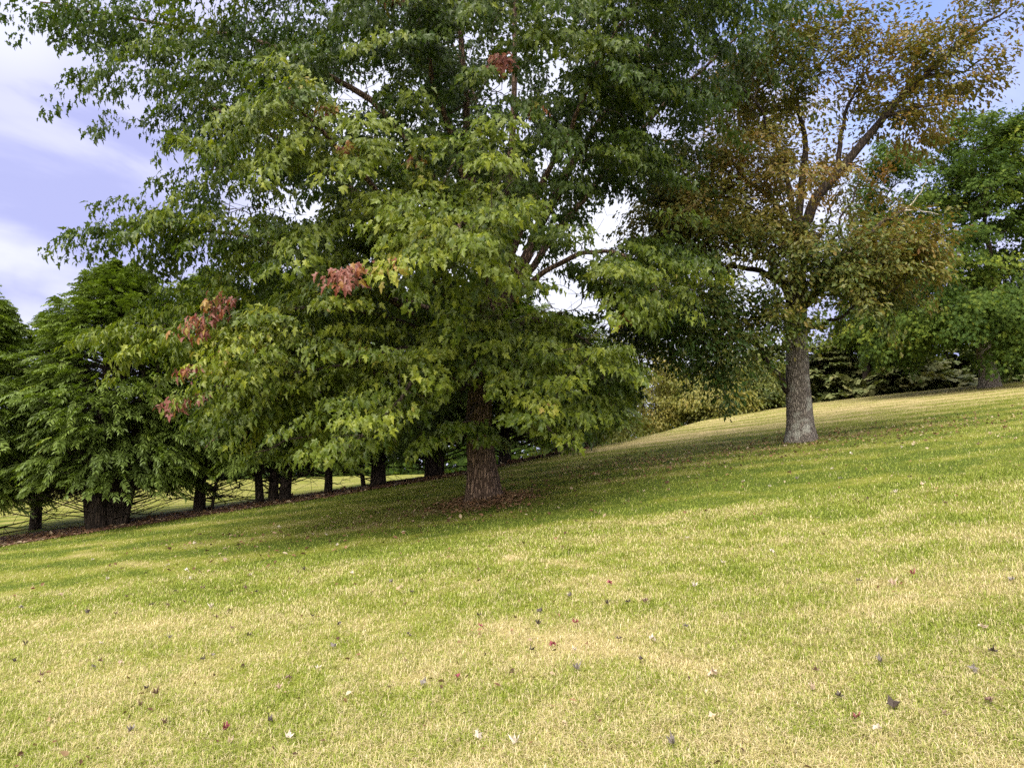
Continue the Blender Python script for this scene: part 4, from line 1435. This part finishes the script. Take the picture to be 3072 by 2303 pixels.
LF = """
L 910 418 white 1.2;L 970 955 red 1.3;L 995 1015 tan 1;L 1245 993 white 1.3;L 1165 920 black 1.1;L 560 960 grey 1;L 710 930 brown .9;L 605 855 brown .8
L 630 780 black .9;L 675 795 brown 1;L 1975 730 red 1.1;L 1830 755 grey 1;L 2075 505 red .9;L 2068 463 black 1.2;L 1765 545 black .9;L 2065 985 white 1.2
L 1205 775 tan .8;L 1245 733 brown .8;L 1375 690 white .8;L 880 650 black 1.1;L 915 632 grey .9;L 400 685 grey 1.1;L 435 660 brown .9;L 520 665 tan 1.1
L 435 578 white .9;L 110 580 black 1.1;L 90 420 grey 1.1;L 140 340 red 1.2;L 375 443 black 1.2;L 655 410 black 1.2;L 725 410 brown 1;L 795 398 brown 1
L 875 340 brown 1.3;L 755 350 black 1;L 805 258 white 1.3;L 1345 460 black 1.1;L 1440 592 grey .9;L 1465 495 black .9;L 1070 545 black .9;L 1000 512 brown .9
L 930 465 brown 1.1;L 990 437 brown 1;L 1060 333 brown 1.2;L 1110 355 black .9;L 1690 312 grey 1.3;L 1775 355 black 1;L 1315 255 black 1.2;L 1410 103 white 1.3
L 1455 148 white 1.2;L 730 555 grey .9;L 65 655 black .8;L 175 715 brown .9;L 500 450 brown 1.1;L 460 297 white 1.2;L 820 295 white 1;L 1080 282 white 1.2
L 725 235 white 1.3;L 400 210 white 1.2;L 1205 70 white 1.2;L 840 140 white 1.2;L 1520 272 white 1.3;L 265 365 tan 1;L 545 375 brown 1;L 970 215 tan 1.4
R 420 318 red 1.1;R 272 495 red 1.1;R 175 590 red 1.1;R 270 615 white .9;R 87 612 black 1;R 120 442 black 1.2;R 115 498 black 1;R 255 372 grey 1.1
R 412 405 black 1;R 505 403 black 1.2;R 575 403 brown 1.1;R 785 333 white 1.1;R 755 122 white 1.3;R 910 230 white 1.2;R 1125 183 white 1.3;R 1735 280 red 1.2
R 1650 325 tan 1.6;R 1500 310 black .9;R 2160 310 grey 1.2;R 1590 660 grey 1.2;R 2085 625 black 1.2;R 1995 700 grey 1.1;R 2035 520 tan 1;R 870 720 tan 1.6
R 750 510 grey .9;R 605 565 white .9;R 560 655 black .8;R 462 565 black .7;R 285 695 grey 1;R 1300 785 tan .9;R 1410 825 black 1.1;R 1645 860 black 1.6
R 2065 850 brown 1.3;R 1495 910 red 1.1;R 695 1015 grey 1.5;R 1580 960 white .8;R 1870 905 tan 1.3;R 10 1015 white 1;R 1315 705 brown .7;R 865 910 tan .8
M 1740 1105 red 1.5;M 1995 1160 tan 1.7;M 2155 1190 tan 1.5;M 1915 1225 brown 1.4;M 1120 1225 brown 1.5;M 1310 1220 brown 1.4;M 955 1195 white 1.3;M 1415 1248 white 1.3
M 740 1450 grey 1.4;M 1020 1450 grey 1.3;M 1470 1443 black 1.2;M 565 1505 white 1.3;M 1550 1488 tan 1.5;M 1700 1615 brown 1.3;M 1380 1540 white 1.3;M 395 1470 white 1.2
M 970 1385 white 1.2;M 1090 1285 white 1.2;M 1500 1215 tan 1.3
"""


def fallen_leaves():
    items = []
    for tok in LF.replace('\n', ';').split(';'):
        q = tok.split()
        if len(q) != 5:
            continue
        a, b = float(q[1]), float(q[2])
        if q[0] == 'L':
            px, py = a * 0.2315, 512 + b * 0.2315
        elif q[0] == 'R':
            px, py = 512 + a * 0.2315, 512 + b * 0.2315
        else:
            px, py = 682.7 + a * 0.1544, 256 + b * 0.1544
        items.append([px, py, q[3], float(q[4])])
    cname = {'white': 'whitish', 'red': 'dark red', 'black': 'blackened', 'brown': 'brown', 'grey': 'grey', 'tan': 'pale tan'}

    def zone(px, py):
        if py < 500:
            return 'fallen around the oak' if px < 900 else 'fallen high at the far right'
        col = 'left' if px < 205 else 'left centre' if px < 410 else 'middle' if px < 614 else 'right centre' if px < 819 else 'right'
        row = 'far' if py < 560 else 'halfway' if py < 630 else 'near' if py < 690 else 'nearest'
        return f'fallen on the {row} {col} grass'
    groups = {}
    for k, it in enumerate(items):
        groups.setdefault((it[2], zone(it[0], it[1])), []).append(k)
    words = {2: 'two', 3: 'three', 4: 'four', 5: 'five', 6: 'six', 7: 'seven'}
    ordn = ['leftmost', 'second from left', 'third from left', 'fourth from left', 'fifth from left', 'sixth from left']
    lab = {}
    for (c, z), ks in groups.items():
        ks.sort(key=lambda k: items[k][0])
        n = len(ks)
        for i, k in enumerate(ks):
            if n == 1:
                lab[k] = f'the only {cname[c]} leaf {z}'
            else:
                w = 'rightmost' if i == n - 1 else ordn[i]
                lab[k] = f'{w} of the {words[n]} {cname[c]} leaves {z}'
    for k, (px, py, c, s) in enumerate(items):
        g = on_ground(px, py)
        v = int(rng.integers(4))
        o = bpy.data.objects.new('fallen_leaf', leaf_mesh(c, v))
        COL.objects.link(o)
        o.location = (g[0], g[1], g[2] + 0.022)
        sc = 0.045 * (1 + 0.6 * (s - 1)) * rng.uniform(0.9, 1.1)
        o.scale = (sc, sc, sc)
        o.rotation_euler = (rng.normal() * 0.22 + 0.1, rng.normal() * 0.22, rng.uniform(0, 6.28))
        tag(o, lab[k], 'leaf', 'fallen leaves on the lawn')


fallen_leaves()
